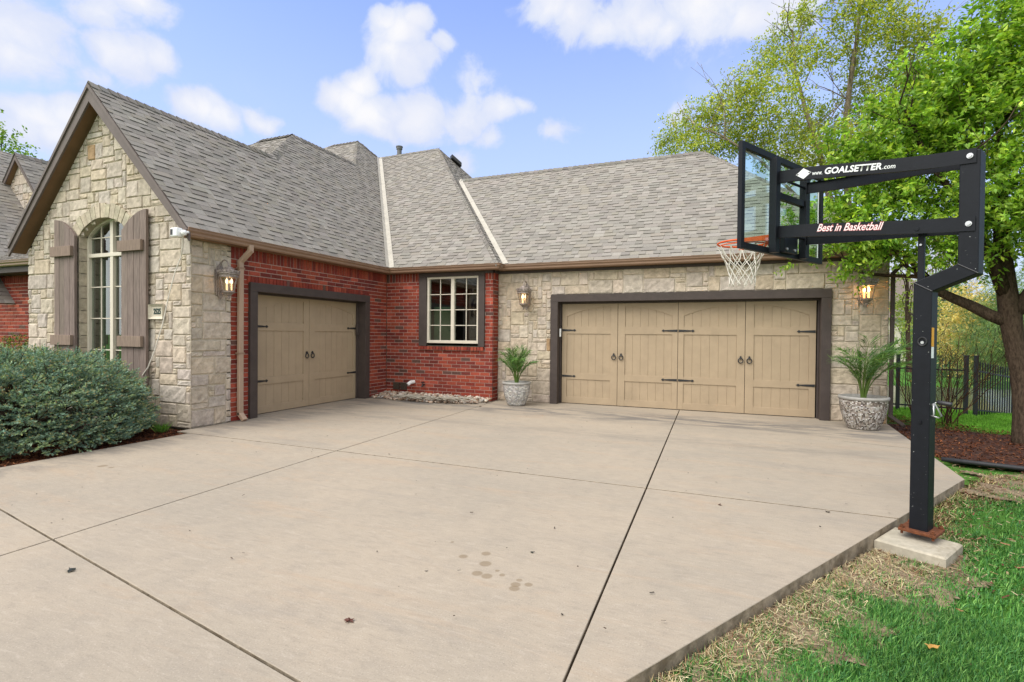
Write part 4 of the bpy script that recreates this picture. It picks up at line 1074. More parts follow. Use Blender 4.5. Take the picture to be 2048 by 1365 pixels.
def lantern(label, p, N, lit):
    """wall lantern; p: wall point at the middle of the back plate, N: outward"""
    p, N = V(p), V(N); T = Z.cross(N); t = thing('wall_lantern', label, 'wall lamp', tuple(p), 'carriage lanterns on the garage walls')
    K = 1.26; P = lambda u, z, d: p + (T * u + Z * z + N * d) * K
    b = MB()      # curved back plate
    for k in range(3):
        w0 = (.062, .048, .03)[k]; hh = (.17, .215, .24)[k]; d0 = .012 + k * .012
        pts = [(-w0, -hh * .8), (0, -hh), (w0, -hh * .8), (w0, hh * .8), (0, hh), (-w0, hh * .8)]
        b.prism([P(x, z, d0 - .012) for x, z in pts], N * .0125)
    b.build('back_plate', M['pewter'], t, bevel=.004)
    b = MB(); arm = []
    for k in range(15):
        a = math.pi * (1.05 - k / 14 * 1.15); arm.append(P(0, .155 + .105 * math.sin(a) * 1.0 + .0, .10 + .075 * math.cos(a)))
    b.tube([P(0, .10, .03), P(0, .13, .035)] + arm, .011, 8)
    b.build('scroll_arm', M['pewter'], t, smooth=True); b = MB(); b.tube([P(0, -.12, .03), P(0, -.17, .07), P(0, -.15, .12)], .009, 8); b.build('lower_scroll', M['pewter'], t, smooth=True); b = MB()
    sp = [P(0, .12 + .03 * math.sin(t_) * (1 - t_ / 9), .075 + .03 * math.cos(t_) * (1 - t_ / 9)) for t_ in np.linspace(0, 8, 18)]
    b.tube(sp, .006, 6); b.build('scroll_curl', M['pewter'], t, smooth=True)
    c = P(0, 0, .175); S_ = lambda pr: [(r * K, z * K) for r, z in pr]
    b = MB()
    n = 6
    b.lathe(S_([(.018, .175), (.045, .165), (.05, .15), (.075, .135), (.11, .10), (.122, .095), (.122, .078), (.108, .068), (.108, .055), (.112, .05), (.112, .04), (.098, .036)]), c, 12)
    for k in range(12):
        a = 2 * math.pi * k / 12; q = c + V((math.cos(a), math.sin(a), 0)) * .116 * K; b.obox(q + Z * .108 * K, (V((math.cos(a), math.sin(a), .3)), V((-math.sin(a), math.cos(a), 0)), Z), (.016, .023, .016))
    b.build('roof_cap', M['pewter'], t)
    b = MB()
    for k in range(6):
        a = 2 * math.pi * k / 6 + .3; d = V((math.cos(a), math.sin(a), 0)); b.tube([c + (d * .102 + Z * .045) * K, c + (d * .064 - Z * .135) * K], .008, 5)
    b.lathe(S_([(.068, -.13), (.074, -.138), (.07, -.15), (.045, -.165), (.03, -.185), (.012, -.195), (.018, -.21), (.006, -.235)]), c, 12)
    b.build('cage', M['pewter'], t)
    b = MB()
    for k in range(12):
        a0, a1 = 2 * math.pi * k / 12, 2 * math.pi * (k + 1) / 12
        f = lambda a, r, z: c + V((math.cos(a) * r, math.sin(a) * r, z)) * K
        b.poly([f(a0, .062, -.13), f(a1, .062, -.13), f(a1, .098, .04), f(a0, .098, .04)])
    b.build('glass_shade', M['lampglass'], t)
    b = MB(); b2 = MB()
    for k in range(3):
        a = 2 * math.pi * k / 3 + .6; q = c + V((math.cos(a), math.sin(a), 0)) * .032 * K
        b.tube([q - Z * .12 * K, q - Z * .045 * K], .012, 8); b2.lathe(S_([(.003, -.045), (.014, -.028), (.016, -.01), (.010, .012), (.002, .03)]), q, 10)
    b.build('candle_sleeve', M['candle'] if lit > 1 else M['candledim'], t); b2.build('bulb', M['bulb'] if lit > 1 else M['bulbdim'], t)
    if lit:
        ld = bpy.data.lights.new('lamp_glow', 'POINT'); ld.energy = lit; ld.color = (1, .62, .28); ld.shadow_soft_size = .03
        lo_ = bpy.data.objects.new('lamp_glow', ld); C.objects.link(lo_); lo_.parent = t; lo_.location = c - p + Z * -.01
    return t
lantern('pewter carriage lantern on the stone corner beside the downspout', (LX - .002, 5.83, 2.27), X, .15)
lantern('pewter carriage lantern on stone between the window and wide garage door', (-3.92, RY - .002, 2.29), -Y, .25)
lantern('brightest glowing carriage lantern on stone above the square-tile planter', (2.255, RY - .002, 2.29), -Y, 1.8)
#PART2
# ------------------------------------------------------------------ basketball goal
CAM = V((0, 0, 1.4677)); HS = .98
eV = V((.5131, .8583, 0)).normalized(); sV = V((-eV.y, eV.x, 0)); H0 = V((1.44, 4.87, -.03))
def F(s, e, z):
    p = V((H0.x, H0.y, 0)) + sV * s + eV * e + Z * z
    return CAM + (p - CAM) * HS
padc = F(-.075, -.135, 0)
pad = MB()
pc = V((1.372, 4.672, 0)); hp = .212
for (k, z0, z1) in ((0, -.16, -.052),):
    a = [pc + eV * x * hp + sV * y * hp for x, y in ((-1, -1), (1, -1), (1, 1), (-1, 1))]
    t1 = [pc + eV * x * (hp - .014) + sV * y * (hp - .014) for x, y in ((-1, -1), (1, -1), (1, 1), (-1, 1))]
    pad.poly([p + Z * -.040 for p in t1])
    for q in range(4):
        r = (q + 1) % 4
        pad.poly([a[q] + Z * z1, a[r] + Z * z1, t1[r] + Z * -.040, t1[q] + Z * -.040]); pad.poly([a[q] + Z * z0, a[r] + Z * z0, a[r] + Z * z1, a[q] + Z * z1])
o = pad.build('concrete_footing', M['concrete_pad'], loc=(pc.x, pc.y, -.1)); tag(o, 'small square concrete footing under the basketball post, beside the driveway edge', 'footing')

hoop = thing('basketball_hoop', 'black steel basketball goal on a cranked post with glass backboard and orange rim', 'basketball hoop', tuple(F(0, 0, 0)))
pm = bpy.data.materials['black_powder_coat'].copy(); pm.name = 'speckled_black_post'; M['post'] = pm
t_ = NT(pm.node_tree); bs = t_.n['Principled BSDF']; src = bs.inputs['Base Color'].links[0].from_socket
tc_ = t_.new('ShaderNodeTexCoord').outputs['Object']
t_.link(t_.mix(t_.ramp(t_.noise(tc_, 75, 2, .5), .735, .76), src, (.35, .36, .34)), bs.inputs['Base Color'])
b = MB()
ou = [(.05, -.008), (.05, 1.894), (-.21, 2.011), (-.21, 2.815), (-.326, 2.815), (-.326, 1.934), (-.066, 1.821), (-.066, -.008)]
b.prism([F(s, -.075, z) for s, z in ou], F(0, .15, 0) - F(0, 0, 0))
b.build('post', M['post'], hoop, bevel=.006)
b = MB()
b.tube([F(.05, -.077, 1.894), F(-.066, -.077, 1.821)], .004, 6); b.build('weld_seam', M['iron'], hoop)
b = MB(); b.tube([F(-.21, -.077, 2.011), F(-.326, -.077, 1.934)], .004, 6); b.build('weld_seam', M['iron'], hoop)
b = MB(); b.tube([F(-.013 + .026 * math.cos(q), -.078, 1.443 + .030 * math.sin(q)) for q in np.linspace(0, 2 * math.pi, 21)[:-1]], .006, 6, closed=True); b.build('grommet', M['iron'], hoop)
b = MB(); b.tube([F(-.013, -.0765, 1.435), F(-.013, -.082, 1.435)], .011, 8); b.build('lock_bolt', M['steel'], hoop)
b = MB(); b.tube([F(-.007, -.076, .83), F(-.007, -.088, .83)], .012, 6); b.build('bolt_head', M['post'], hoop)
# base plate with anchors
b = MB(); b.obox(F(-.01, 0, .0) + Z * -.008, (sV, eV, Z), (.115, .12, .011)); b.build('base_plate', M['rust'], hoop, bevel=.004)
for q, w in ((-1, -1), (1, -1), (1, 1), (-1, 1)):
    b = MB(); c = F(-.01, 0, 0) + sV * (q * .095) + eV * (w * .097)
    b.tube([c + Z * -.042, c + Z * .026], .009, 8); b.tube([c + Z * .0035, c + Z * .016], .017, 6); b.build('anchor_bolt', M['rust'], hoop)
# parallelogram arms
def ae(s): 
    q = max(0, min(1, (s + .12) / 1.0)); q = q * q * (3 - 2 * q); return .0835 + .195 * q
def az(s, up): return (2.772 if up else 2.288) + (s + .30) * (.115 / 1.33)
for up in (1, 0):
    for side in (-1, 1):
        b = MB(); n = 22; hh = .052
        for k in range(n):
            s0, s1 = -.305 + 1.335 * k / n, -.305 + 1.335 * (k + 1) / n
            def ring(s):
                e = ae(s); z = az(s, up)
                return [F(s, side * (e + .0), z - hh), F(s, side * (e + .0), z + hh), F(s, side * (e - .008), z + hh), F(s, side * (e - .008), z - hh)]
            r0, r1 = ring(s0), ring(s1)
            for j in range(4): b.poly([r0[j], r1[j], r1[(j + 1) % 4], r0[(j + 1) % 4]])
            for zz in (-hh, hh - .006):       # flanges
                l0 = [F(s0, side * (ae(s0) - .008), az(s0, up) + zz), F(s0, side * (ae(s0) - .03 * min(1, max(0, (s0 + .2) * 4))) , az(s0, up) + zz)]
                l1 = [F(s1, side * (ae(s1) - .008), az(s1, up) + zz), F(s1, side * (ae(s1) - .03 * min(1, max(0, (s1 + .2) * 4))) , az(s1, up) + zz)]
                b.poly([l0[0], l1[0], l1[1], l0[1]])
        b.poly(ring(-.305)); b.poly(ring(1.03))
        o = b.build('extension_arm', M['blacksteel'], hoop)
        for s in (-.27, 1.0):
            bb = MB(); e = side * ae(s); z = az(s, up)
            bb.tube([F(s, e, z), F(s, e + side * .008, z)], .019, 12); bb.tube([F(s, e, z), F(s, e + side * .017, z)], .012, 6); bb.build('bolt', M['steel'], o)
b = MB()
for up in (1, 0):
    b.tube([F(1.0, -.27, az(1.0, up)), F(1.0, .27, az(1.0, up))], .012, 8); b.build('pivot_rod', M['blacksteel'], hoop); b = MB()
b.tube([F(.03, -.10, 2.30), F(.03, .10, 2.30)], .016, 8); b.build('pivot_rod', M['blacksteel'], hoop)
b = MB(); b.obox(F(.022, 0, 2.10), (sV, eV, Z), (.0195, .0195, .20)); b.build('height_adjuster', M['blacksteel'], hoop, bevel=.003)
b = MB(); b.tube([F(.022, -.02, 2.185), F(.022, -.03, 2.185)], .008, 6); b.build('bolt', M['steel'], hoop)
# crank handle on the right face
b = MB(); b.tube([F(-.066, -.05, .965), F(-.085, -.06, .98), F(-.088, -.06, .90), F(-.085, -.06, .885), F(-.066, -.05, .88)], .006, 8)
b.tube([F(-.066, -.05, .885), F(-.12, -.07, .875), F(-.135, -.07, .89), F(-.095, -.07, .985), F(-.11, -.07, .992)], .0055, 8); o = b.build('crank', M['steel'], hoop, smooth=True)
b = MB(); b.tube([F(-.105, -.07, .992), F(-.115, -.07, .992), F(-.195, -.09, .984), F(-.20, -.09, .984)], [.010, .016, .016, .010], 10); b.build('grip', M['iron'], o, smooth=True)
b = MB(); b.poly([F(-.0675, -.073, 1.405), F(-.0675, -.01, 1.405), F(-.0675, -.01, 1.548), F(-.0675, -.073, 1.548)]); b.build('warning_sticker', M['yellow'], hoop)
b = MB(); b.poly([F(-.0675, -.073, 1.318), F(-.0675, -.01, 1.318), F(-.0675, -.01, 1.403), F(-.0675, -.073, 1.403)]); b.build('label_sticker', M['white'], hoop)
for z in (1.53, 1.515, 1.50, 1.37, 1.36, 1.35):
    pass
# backboard
bs_ = 1.07; bw_ = .785; z0, z1 = 2.212, 3.112
fr = thing('x', 'x', 'x'); bpy.data.objects.remove(fr)
b = MB()
def hb(b, s0, s1, e0, e1, z0_, z1_): b.obox(F((s0 + s1) / 2, (e0 + e1) / 2, (z0_ + z1_) / 2), (sV, eV, Z), (abs(s1 - s0) / 2 * HS, abs(e1 - e0) / 2 * HS, abs(z1_ - z0_) / 2 * HS))
hb(b, bs_ - .025, bs_ + .012, -bw_, -bw_ + .055, z0, z1); hb(b, bs_ - .025, bs_ + .012, bw_ - .055, bw_, z0, z1)
hb(b, bs_ - .025, bs_ + .0121, -bw_ + .055, bw_ - .055, z0, z0 + .055); hb(b, bs_ - .025, bs_ + .0121, -bw_ + .055, bw_ - .055, z1 - .055, z1)
bb_ = b.build('backboard', M['blacksteel'], hoop, bevel=.003)
b = MB(); hb(b, bs_ + .002, bs_ + .009, -bw_ + .05, bw_ - .05, z0 + .05, z1 - .05); b.build('glass_pane', M['board_glass'], bb_)
for sg in (-1, 1):
    b = MB(); hb(b, bs_ - .09, bs_ - .026, sg * .29 - .04, sg * .29 + .04, z0 + .005, z1 - .06); b.build('upright', M['blacksteel'], bb_, bevel=.003)
    b = MB(); hb(b, bs_ - .005, bs_ + .0015, sg * (bw_ - .06), sg * (bw_ - .068), z0 + .06, z1 - .06); b.build('edge_seal', M['white'], bb_)
b = MB(); hb(b, bs_ - .075, bs_ - .03, -.25, .25, 2.705, 2.762); b.build('cross_bar', M['blacksteel'], bb_, bevel=.003)
b = MB(); hb(b, bs_ - .075, bs_ - .03, -.125, .125, z0 + .03, 2.44); b.build('rim_mount', M['blacksteel'], bb_, bevel=.003)
for q in (-.09, .06):
    for z in (2.27, 2.41):
        b = MB(); b.tube([F(bs_ - .075, q, z), F(bs_ - .086, q, z)], .012, 6); b.build('bolt', M['steel'], bb_)
# target square printed on the front of the glass
b = MB()
for e0, e1, a0, a1 in ((-.3, .3, 2.83, 2.872), (-.3, -.258, 2.42, 2.83), (.258, .3, 2.42, 2.83)):
    pass
# rim
rim = MB(); rc = 1.465; rzv = 2.395
rim.tube([F(rc + .232 * math.cos(q), .232 * math.sin(q), rzv) for q in np.linspace(0, 2 * math.pi, 41)[:-1]], .009, 8, closed=True)
rim.tube([F(rc + .226 * math.cos(q), .226 * math.sin(q), rzv - .028) for q in np.linspace(.9, 2 * math.pi - .9, 31)], .006, 6)
rim_o = rim.build('rim', M['orange'], hoop, smooth=True)
b = MB(); hb(b, bs_ + .013, bs_ + .026, -.125, .125, 2.255, 2.425); hb(b, bs_ + .026, bs_ + .10, -.09, .09, 2.365, 2.412); b.build('rim_bracket', M['orange'], rim_o, bevel=.003)
b = MB(); b.prism([F(bs_ + .026, -.14, rzv - .012), F(bs_ + .026, .14, rzv - .012), F(rc - .10, .212, rzv - .012), F(rc - .18, .13, rzv - .012), F(rc - .218, 0, rzv - .012), F(rc - .18, -.13, rzv - .012), F(rc - .10, -.212, rzv - .012)], Z * .008); 
for sg in (-1, 1): b.prism([F(bs_ + .026, sg * .14, rzv - .035), F(rc - .06, sg * .222, rzv - .02), F(rc - .06, sg * .222, rzv + .008), F(bs_ + .026, sg * .14, rzv + .02)], sV.cross(Z) * .005)
b.build('rim_brace', M['orange'], rim_o)
b = MB(); ns = 12
rowsz = [0, -.10, -.185, -.235, -.285, -.335, -.385]; rowsr = [.226, .185, .150, .132, .122, .118, .122]
for k in range(ns):
    for dr in (-1, 1):
        pts = []
        for j, (z, r) in enumerate(zip(rowsz, rowsr)):
            a = 2 * math.pi * (k + .5 * dr * j * (.5 if j < 2 else 1) * .9) / ns; jz = .012 * math.sin(k * 2.3 + j)
            pts.append(F(rc + r * math.cos(a) + R.uniform(-.004, .004), r * math.sin(a) + R.uniform(-.004, .004), rzv - .03 + z + (jz if j > 1 else 0)))
        sm_ = []
        for p, q in zip(pts, pts[1:]): sm_ += [p, p.lerp(q, .5) ]
        b.tube(sm_ + [pts[-1]], .0044, 5)
b.build('net', M['cord'], rim_o)
# lettering on the two near arms
def fit_text(txt, s_left, s_right, height, up, m, zoff=0, shear=0., offset=0., lift=.0015, parent=None):
    me = text_mesh(txt, 1.0, shear=shear, offset=offset, extrude=.0)
    xs_ = [v.co.x for v in me.vertices]; ys_ = [v.co.y for v in me.vertices]; x0_, x1_, y0_, y1_ = min(xs_), max(xs_), min(ys_), max(ys_)
    base = root_loc(parent); k = height / .70
    for v in me.vertices:
        s = s_left + (v.co.x - x0_) / (x1_ - x0_) * (s_right - s_left)
        v.co = F(s, -(ae(s) + lift), az(s, up) + zoff + v.co.y * k) - base
    me.materials.clear(); o = bpy.data.objects.new('lettering', me); C.objects.link(o); me.materials.append(m); o.parent = parent
arm_top = [o for o in bpy.data.objects if o.name.startswith('extension_arm')]
fit_text('GOALSETTER', .622, .250, .050, 1, M['white'], -.022, .22, .03, .002, hoop)
fit_text('www.', .712, .640, .036, 1, M['white'], -.022, .2, .01, .002, hoop)
fit_text('.com', .245, .165, .036, 1, M['white'], -.022, .2, .01, .002, hoop)
fit_text('Best in Basketball', .672, .228, .062, 0, M['pink'], -.014, .45, .028, .0015, hoop)
fit_text('Best in Basketball', .670, .230, .060, 0, M['white'], -.013, .45, -.004, .003, hoop)
b = MB(); zc_ = az(.78, 1); dia = [(.84, 0), (.78, .045), (.72, 0), (.78, -.045)]
b.poly([F(s, -(ae(s) + .002), zc_ + z) for s, z in dia]); b.build('diamond_logo', M['white'], hoop)
b = MB()
for s, z in ((.825, 0), (.735, 0)): b.poly([F(s + x, -(ae(s) + .003), zc_ + z + y) for x, y in ((.012, 0), (0, .006), (-.012, 0), (0, -.006))])
b.build('logo_detail', M['iron'], hoop)

# ------------------------------------------------------------------ plants: leaf clouds as many small faces
def nrmz(a): return a / np.maximum(np.linalg.norm(a, axis=-1, keepdims=True), 1e-9)
def leaf_quads(P, D, L, Wd, fold=.25):
    """rhombus leaves at P along D"""
    n = len(P); up = rng.normal(size=(n, 3)); up[:, 2] += 1.2; Sd = nrmz(np.cross(D, up)); N = nrmz(np.cross(Sd, D))
    L = np.asarray(L).reshape(-1, 1); Wd = np.asarray(Wd).reshape(-1, 1)
    mid = P + D * L * .5 + N * L * .06
    return np.stack([P, mid + Sd * Wd * .5, P + D * L - N * L * fold * .3, mid - Sd * Wd * .5], axis=1)
def pick_cols(n, pal, k=1.0, j=.12):
    pal = np.array([lin(c, k) for c in pal]); c = pal[rng.integers(0, len(pal), n)]
    return np.clip(c * (1 + rng.normal(0, j, (n, 1))), 0.002, 1)
GREENS = [(146, 182, 60), (128, 168, 52), (160, 194, 74), (112, 152, 48), (172, 200, 92), (98, 138, 46), (152, 176, 64)]
def branchy(mb, p, d, L, r, depth, tips, spread=.6, up=.12, col=(.5, .5, .5), seg=4, rnd=None, minr=.004):
    rr = rnd or R; path = [V(p)]; rs = [r]; d = V(d).normalized()
    for k in range(seg):
        d = (d + V((rr.gauss(0, .16), rr.gauss(0, .16), rr.gauss(0, .1) + up * .4))).normalized(); path.append(path[-1] + d * (L / seg)); rs.append(max(minr, r * (1 - .45 * (k + 1) / seg)))
    mb.tube(path, rs, 7 if r > .03 else 4, col, cap=False)
    if depth == 0: tips.append((path[-1], d)); return
    for k in range(rr.choice((2, 3, 3))):
        q = path[rr.randint(max(1, seg - 2), seg)]; a = V((rr.gauss(0, 1), rr.gauss(0, 1), rr.gauss(0, .6))).normalized()
        branchy(mb, q, (d + a * spread * 1.3 + Z * up).normalized(), L * rr.uniform(.6, .82), rs[-1] * rr.uniform(.6, .85), depth - 1, tips, spread, up, col, max(2, seg - 1), rr, minr)
def crown_leaves(lumps, twigs, per, tl, leafL, leafW, pal, k, upb=.35, centre=None, flat=1.0):
    """lumps: (x,y,z,r); twigs are scattered in the lumps, each carrying a run of leaves"""
    lumps = np.array(lumps, dtype=float); w = lumps[:, 3] ** 2.3; idx = rng.choice(len(lumps), twigs, p=w / w.sum())
    dirs = nrmz(rng.normal(size=(twigs, 3))); rad_ = rng.random((twigs, 1)) ** .45
    base = lumps[idx, :3] + dirs * rad_ * lumps[idx, 3:4] * np.array([1, 1, flat])
    c = lumps[:, :3].mean(0) if centre is None else np.array(centre)
    out = nrmz(base - c); td = nrmz(out * .8 + rng.normal(size=(twigs, 3)) * .55 + np.array([0, 0, upb]))
    t = np.repeat(np.arange(twigs), per); n = len(t); u = rng.random((n, 1))
    P = base[t] + td[t] * u * tl + rng.normal(size=(n, 3)) * tl * .07
    side = nrmz(np.cross(td[t], rng.normal(size=(n, 3)))); D = nrmz(td[t] * .55 + side + np.array([0, 0, -.1]))
    L = leafL * rng.uniform(.65, 1.2, n); Q = leaf_quads(P, D, L, leafW * L / leafL)
    tone = np.repeat(rng.normal(0, .13, twigs), per)
    cols = pick_cols(n, pal, k, .10) * (1 + tone[:, None])
    young = (u[:, 0] > .8) & (rng.random(n) < .5)
    cols[young] *= np.array([1.35, 1.18, .9])
    return Q, np.clip(cols, .003, 1), base, td

# the near broadleaf tree by the fence
t1 = thing('broadleaf_tree', 'large broadleaf tree with dark leaning trunk and dense fresh green crown beside the fence', 'tree', (4.01, 9.9, -.12))
tb_ = MB(); tips = []
trunk = [(4.16, 9.80, -.2), (4.13, 9.80, .05), (4.11, 9.8, .5), (4.06, 9.8, 1.0), (3.98, 9.8, 1.45), (3.93, 9.80, 1.85), (3.88, 9.78, 2.2), (3.8, 9.76, 2.9), (3.75, 9.7, 3.7), (3.72, 9.7, 4.6)]
tb_.tube(trunk, [.19, .15, .122, .117, .12, .135, .12, .095, .07, .04], 14)
limb = [(3.92, 9.80, 1.72), (3.72, 9.84, 1.82), (3.5, 9.92, 1.98), (3.3, 9.98, 2.10), (3.12, 10.0, 2.22), (2.98, 10.0, 2.42), (2.7, 9.9, 2.75), (2.3, 9.7, 3.1)]
tb_.tube(limb, [.10, .085, .078, .07, .066, .055, .04, .025], 10)
tb_.tube([(3.92, 9.8, 1.8), (4.12, 9.75, 2.1), (4.4, 9.7, 2.7), (4.7, 9.7, 3.5), (4.9, 9.7, 4.3)], [.12, .10, .08, .06, .03], 9)
tb_.tube([(3.88, 9.78, 2.1), (3.6, 9.6, 2.7), (3.2, 9.4, 3.4), (2.7, 9.2, 4.1)], [.10, .075, .05, .03], 8)
for (p, d) in [((3.0, 10.0, 2.4), (-1, -.3, .5)), ((2.3, 9.7, 3.1), (-1, -.4, .4)), ((2.7, 9.2, 4.1), (-.8, -.4, .6)), ((3.2, 9.4, 3.4), (-.6, -1, .5)), ((3.75, 9.7, 3.7), (-.6, .1, 1)), ((3.72, 9.7, 4.6), (-.4, -.3, 1)), ((3.72, 9.7, 4.6), (.4, .3, 1)), ((4.9, 9.7, 4.3), (.5, -.2, 1)), ((4.7, 9.7, 3.5), (.6, -.6, .5)), ((4.4, 9.7, 2.7), (.4, -1, .4)), ((3.8, 9.76, 2.9), (.1, -1, .3)), ((2.98, 10, 2.42), (-.8, .5, .2))]:
    branchy(tb_, p, d, .85, .038, 2, tips, .75, .25)
tb_.build('trunk', M['bark'], t1, smooth=True)
lumps = []
for (x, y, z, r) in [(3.6, 9.5, 5.6, .62), (4.2, 9.4, 6.2, .7), (3.2, 9.4, 5.15, .58), (2.75, 9.3, 4.75, .55), (2.35, 9.3, 4.3, .52), (2.1, 9.3, 3.75, .5), (2.0, 9.4, 3.2, .46), (2.35, 9.5, 2.85, .4),
                     (1.75, 9.25, 4.25, .35), (2.75, 9.5, 3.6, .6), (3.3, 9.4, 4.2, .65), (3.9, 9.2, 4.9, .7), (4.6, 9.3, 5.4, .75), (3.6, 9.1, 3.5, .6), (4.3, 9.1, 3.9, .7), (5.0, 9.2, 4.4, .75), (5.3, 9.4, 5.6, .8),
                     (4.0, 9.1, 2.95, .45), (4.6, 9.0, 3.1, .55), (5.1, 9.1, 3.4, .6), (4.3, 9.1, 2.55, .38), (4.75, 9.2, 2.45, .42), (5.2, 9.3, 2.7, .5), (3.0, 9.5, 2.95, .42), (2.0, 9.6, 2.62, .26), (1.65, 9.4, 3.35, .28),
                     (3.4, 10.2, 4.8, .7), (2.7, 10.2, 4.1, .6), (4.2, 10.4, 5.4, .8), (5.0, 10.4, 4.8, .8), (3.6, 10.3, 3.4, .6), (4.5, 10.5, 3.4, .7), (2.3, 10.1, 3.3, .45), (5.6, 9.8, 3.6, .7), (4.6, 10.1, 6.4, .7), (3.5, 9.6, 2.72, .32), (5.0, 9.6, 6.6, .6),
                     (3.2, 9.3, 5.75, .22), (3.55, 9.3, 6.25, .25), (2.2, 9.2, 4.85, .22), (2.55, 9.2, 5.3, .2), (3.9, 9.3, 6.75, .3), (1.35, 9.1, 3.15, .18), (1.1, 9.0, 2.95, .15)]:
    lumps.append((x, y, z, r))
Q, cc, bs__, td__ = crown_leaves(lumps, 4700, 22, .32, .092, .040, GREENS, 1.0, .3, (3.9, 9.9, 3.9))
quads('crown', Q, cc, M['leaf'], t1)
tw = MB()
for k in range(0, 4700, 6): tw.tube([V(bs__[k]), V(bs__[k] + td__[k] * .30)], [.006, .003], 3, cap=False)
# a low branch reaching towards the garage, seen through the glass backboard
tw.tube([(2.0, 9.6, 2.62), (1.65, 9.35, 2.75), (1.3, 9.2, 2.85), (1.05, 9.1, 2.72), (.93, 9.05, 2.62)], [.016, .012, .009, .006, .003], 5)
tw.tube([(1.65, 9.35, 2.75), (1.2, 9.1, 3.2), (.9, 9.0, 3.45)], [.01, .007, .003], 4)
tw.build('branches', M['bark'], t1)
Q, cc, _, _ = crown_leaves([(.97, 9.06, 2.66, .13), (1.2, 9.15, 2.85, .16), (1.05, 9.05, 3.25, .2), (.9, 9.0, 3.5, .14), (1.5, 9.3, 2.8, .18), (1.4, 9.1, 3.3, .2)], 46, 20, .2, .075, .032, GREENS, .85, .0, (2.5, 9.5, 3.0))
o = quads('low_branch_foliage', Q, cc, M['leaf'], t1)

# the tall loose tree behind the garage
def at(u, v, dist):
    d = pix_dir(u, v); k = dist / math.hypot(d.x, d.y); return CAM + d * k
bl = thing('birch_tree', 'tall airy birch with sparse yellow-green leaves rising behind the garage roof', 'tree', tuple(at(1700, 760, 21)))
bt = MB(); tips = []
def stem(pxs, r0, r1, dist):
    pts = [at(u, v, d) for (u, v), d in zip(pxs, dist)]; n = len(pts); bt.tube(pts, [r0 + (r1 - r0) * k / (n - 1) for k in range(n)], 8); return pts
s1 = stem([(1705, 760), (1690, 560), (1660, 400), (1640, 309), (1611, 220), (1590, 140), (1585, 60)], .15, .025, [21] * 7)
s2 = stem([(1705, 760), (1700, 500), (1690, 260), (1700, 170), (1712, 90), (1720, 20), (1725, -40)], .14, .02, [21.3] * 7)
s3 = stem([(1705, 760), (1720, 480), (1760, 280), (1790, 180), (1810, 90)], .12, .02, [21.6] * 5)
s4 = stem([(1690, 560), (1600, 400), (1520, 320), (1440, 270), (1380, 245)], .08, .015, [21, 20.6, 20.3, 20, 19.8])
for S in (s1, s2, s3, s4):
    for p, q in zip(S[2:], S[3:]):
        for k in range(4):
            p_ = p.lerp(q, R.random()); branchy(bt, p_, (R.gauss(0, .8), R.gauss(0, .8), .7), R.uniform(1.0, 1.9), .022, 1, tips, .5, .05, minr=.006)
bt.build('trunk', M['paperbark'], bl)
BL = []
for (u, v, r) in [(1355, 265, .7), (1400, 235, .75), (1400, 285, .7), (1450, 215, .8), (1450, 275, .8), (1500, 180, .8), (1510, 260, 1.0), (1550, 110, .75), (1560, 200, .9), (1580, 290, 1.1), (1600, 45, .7), (1610, 120, .7), (1620, 240, .9), (1660, 300, 1.0),
                  (1690, 30, .7), (1700, 110, .8), (1710, 200, .9), (1740, 10, .8), (1770, 60, .8), (1780, 150, .9), (1740, 270, 1.), (1820, 80, .65), (1830, 180, .9), (1850, 60, .5), (1740, -60, .9), (1640, -20, .5), (1530, 150, .5), (1340, 290, .4)]:
    p = at(u, v, 21 + R.uniform(-1.3, 1.3)); BL.append((p.x, p.y, p.z, r * .95))
Q, cc, b0, td0 = crown_leaves(BL, 3600, 16, .6, .090, .060, [(146, 158, 58), (164, 174, 72), (130, 148, 50), (150, 152, 62), (120, 144, 48), (184, 186, 84)], 1.15, -.25, None, 1.1)
quads('crown', Q, cc, M['leaf'], bl)
tw = MB()
for k in range(0, 3600, 6): tw.tube([V(b0[k]), V(b0[k] + td0[k] * .6)], [.007, .003], 3, cap=False)
tw.build('branches', M['paperbark'], bl)

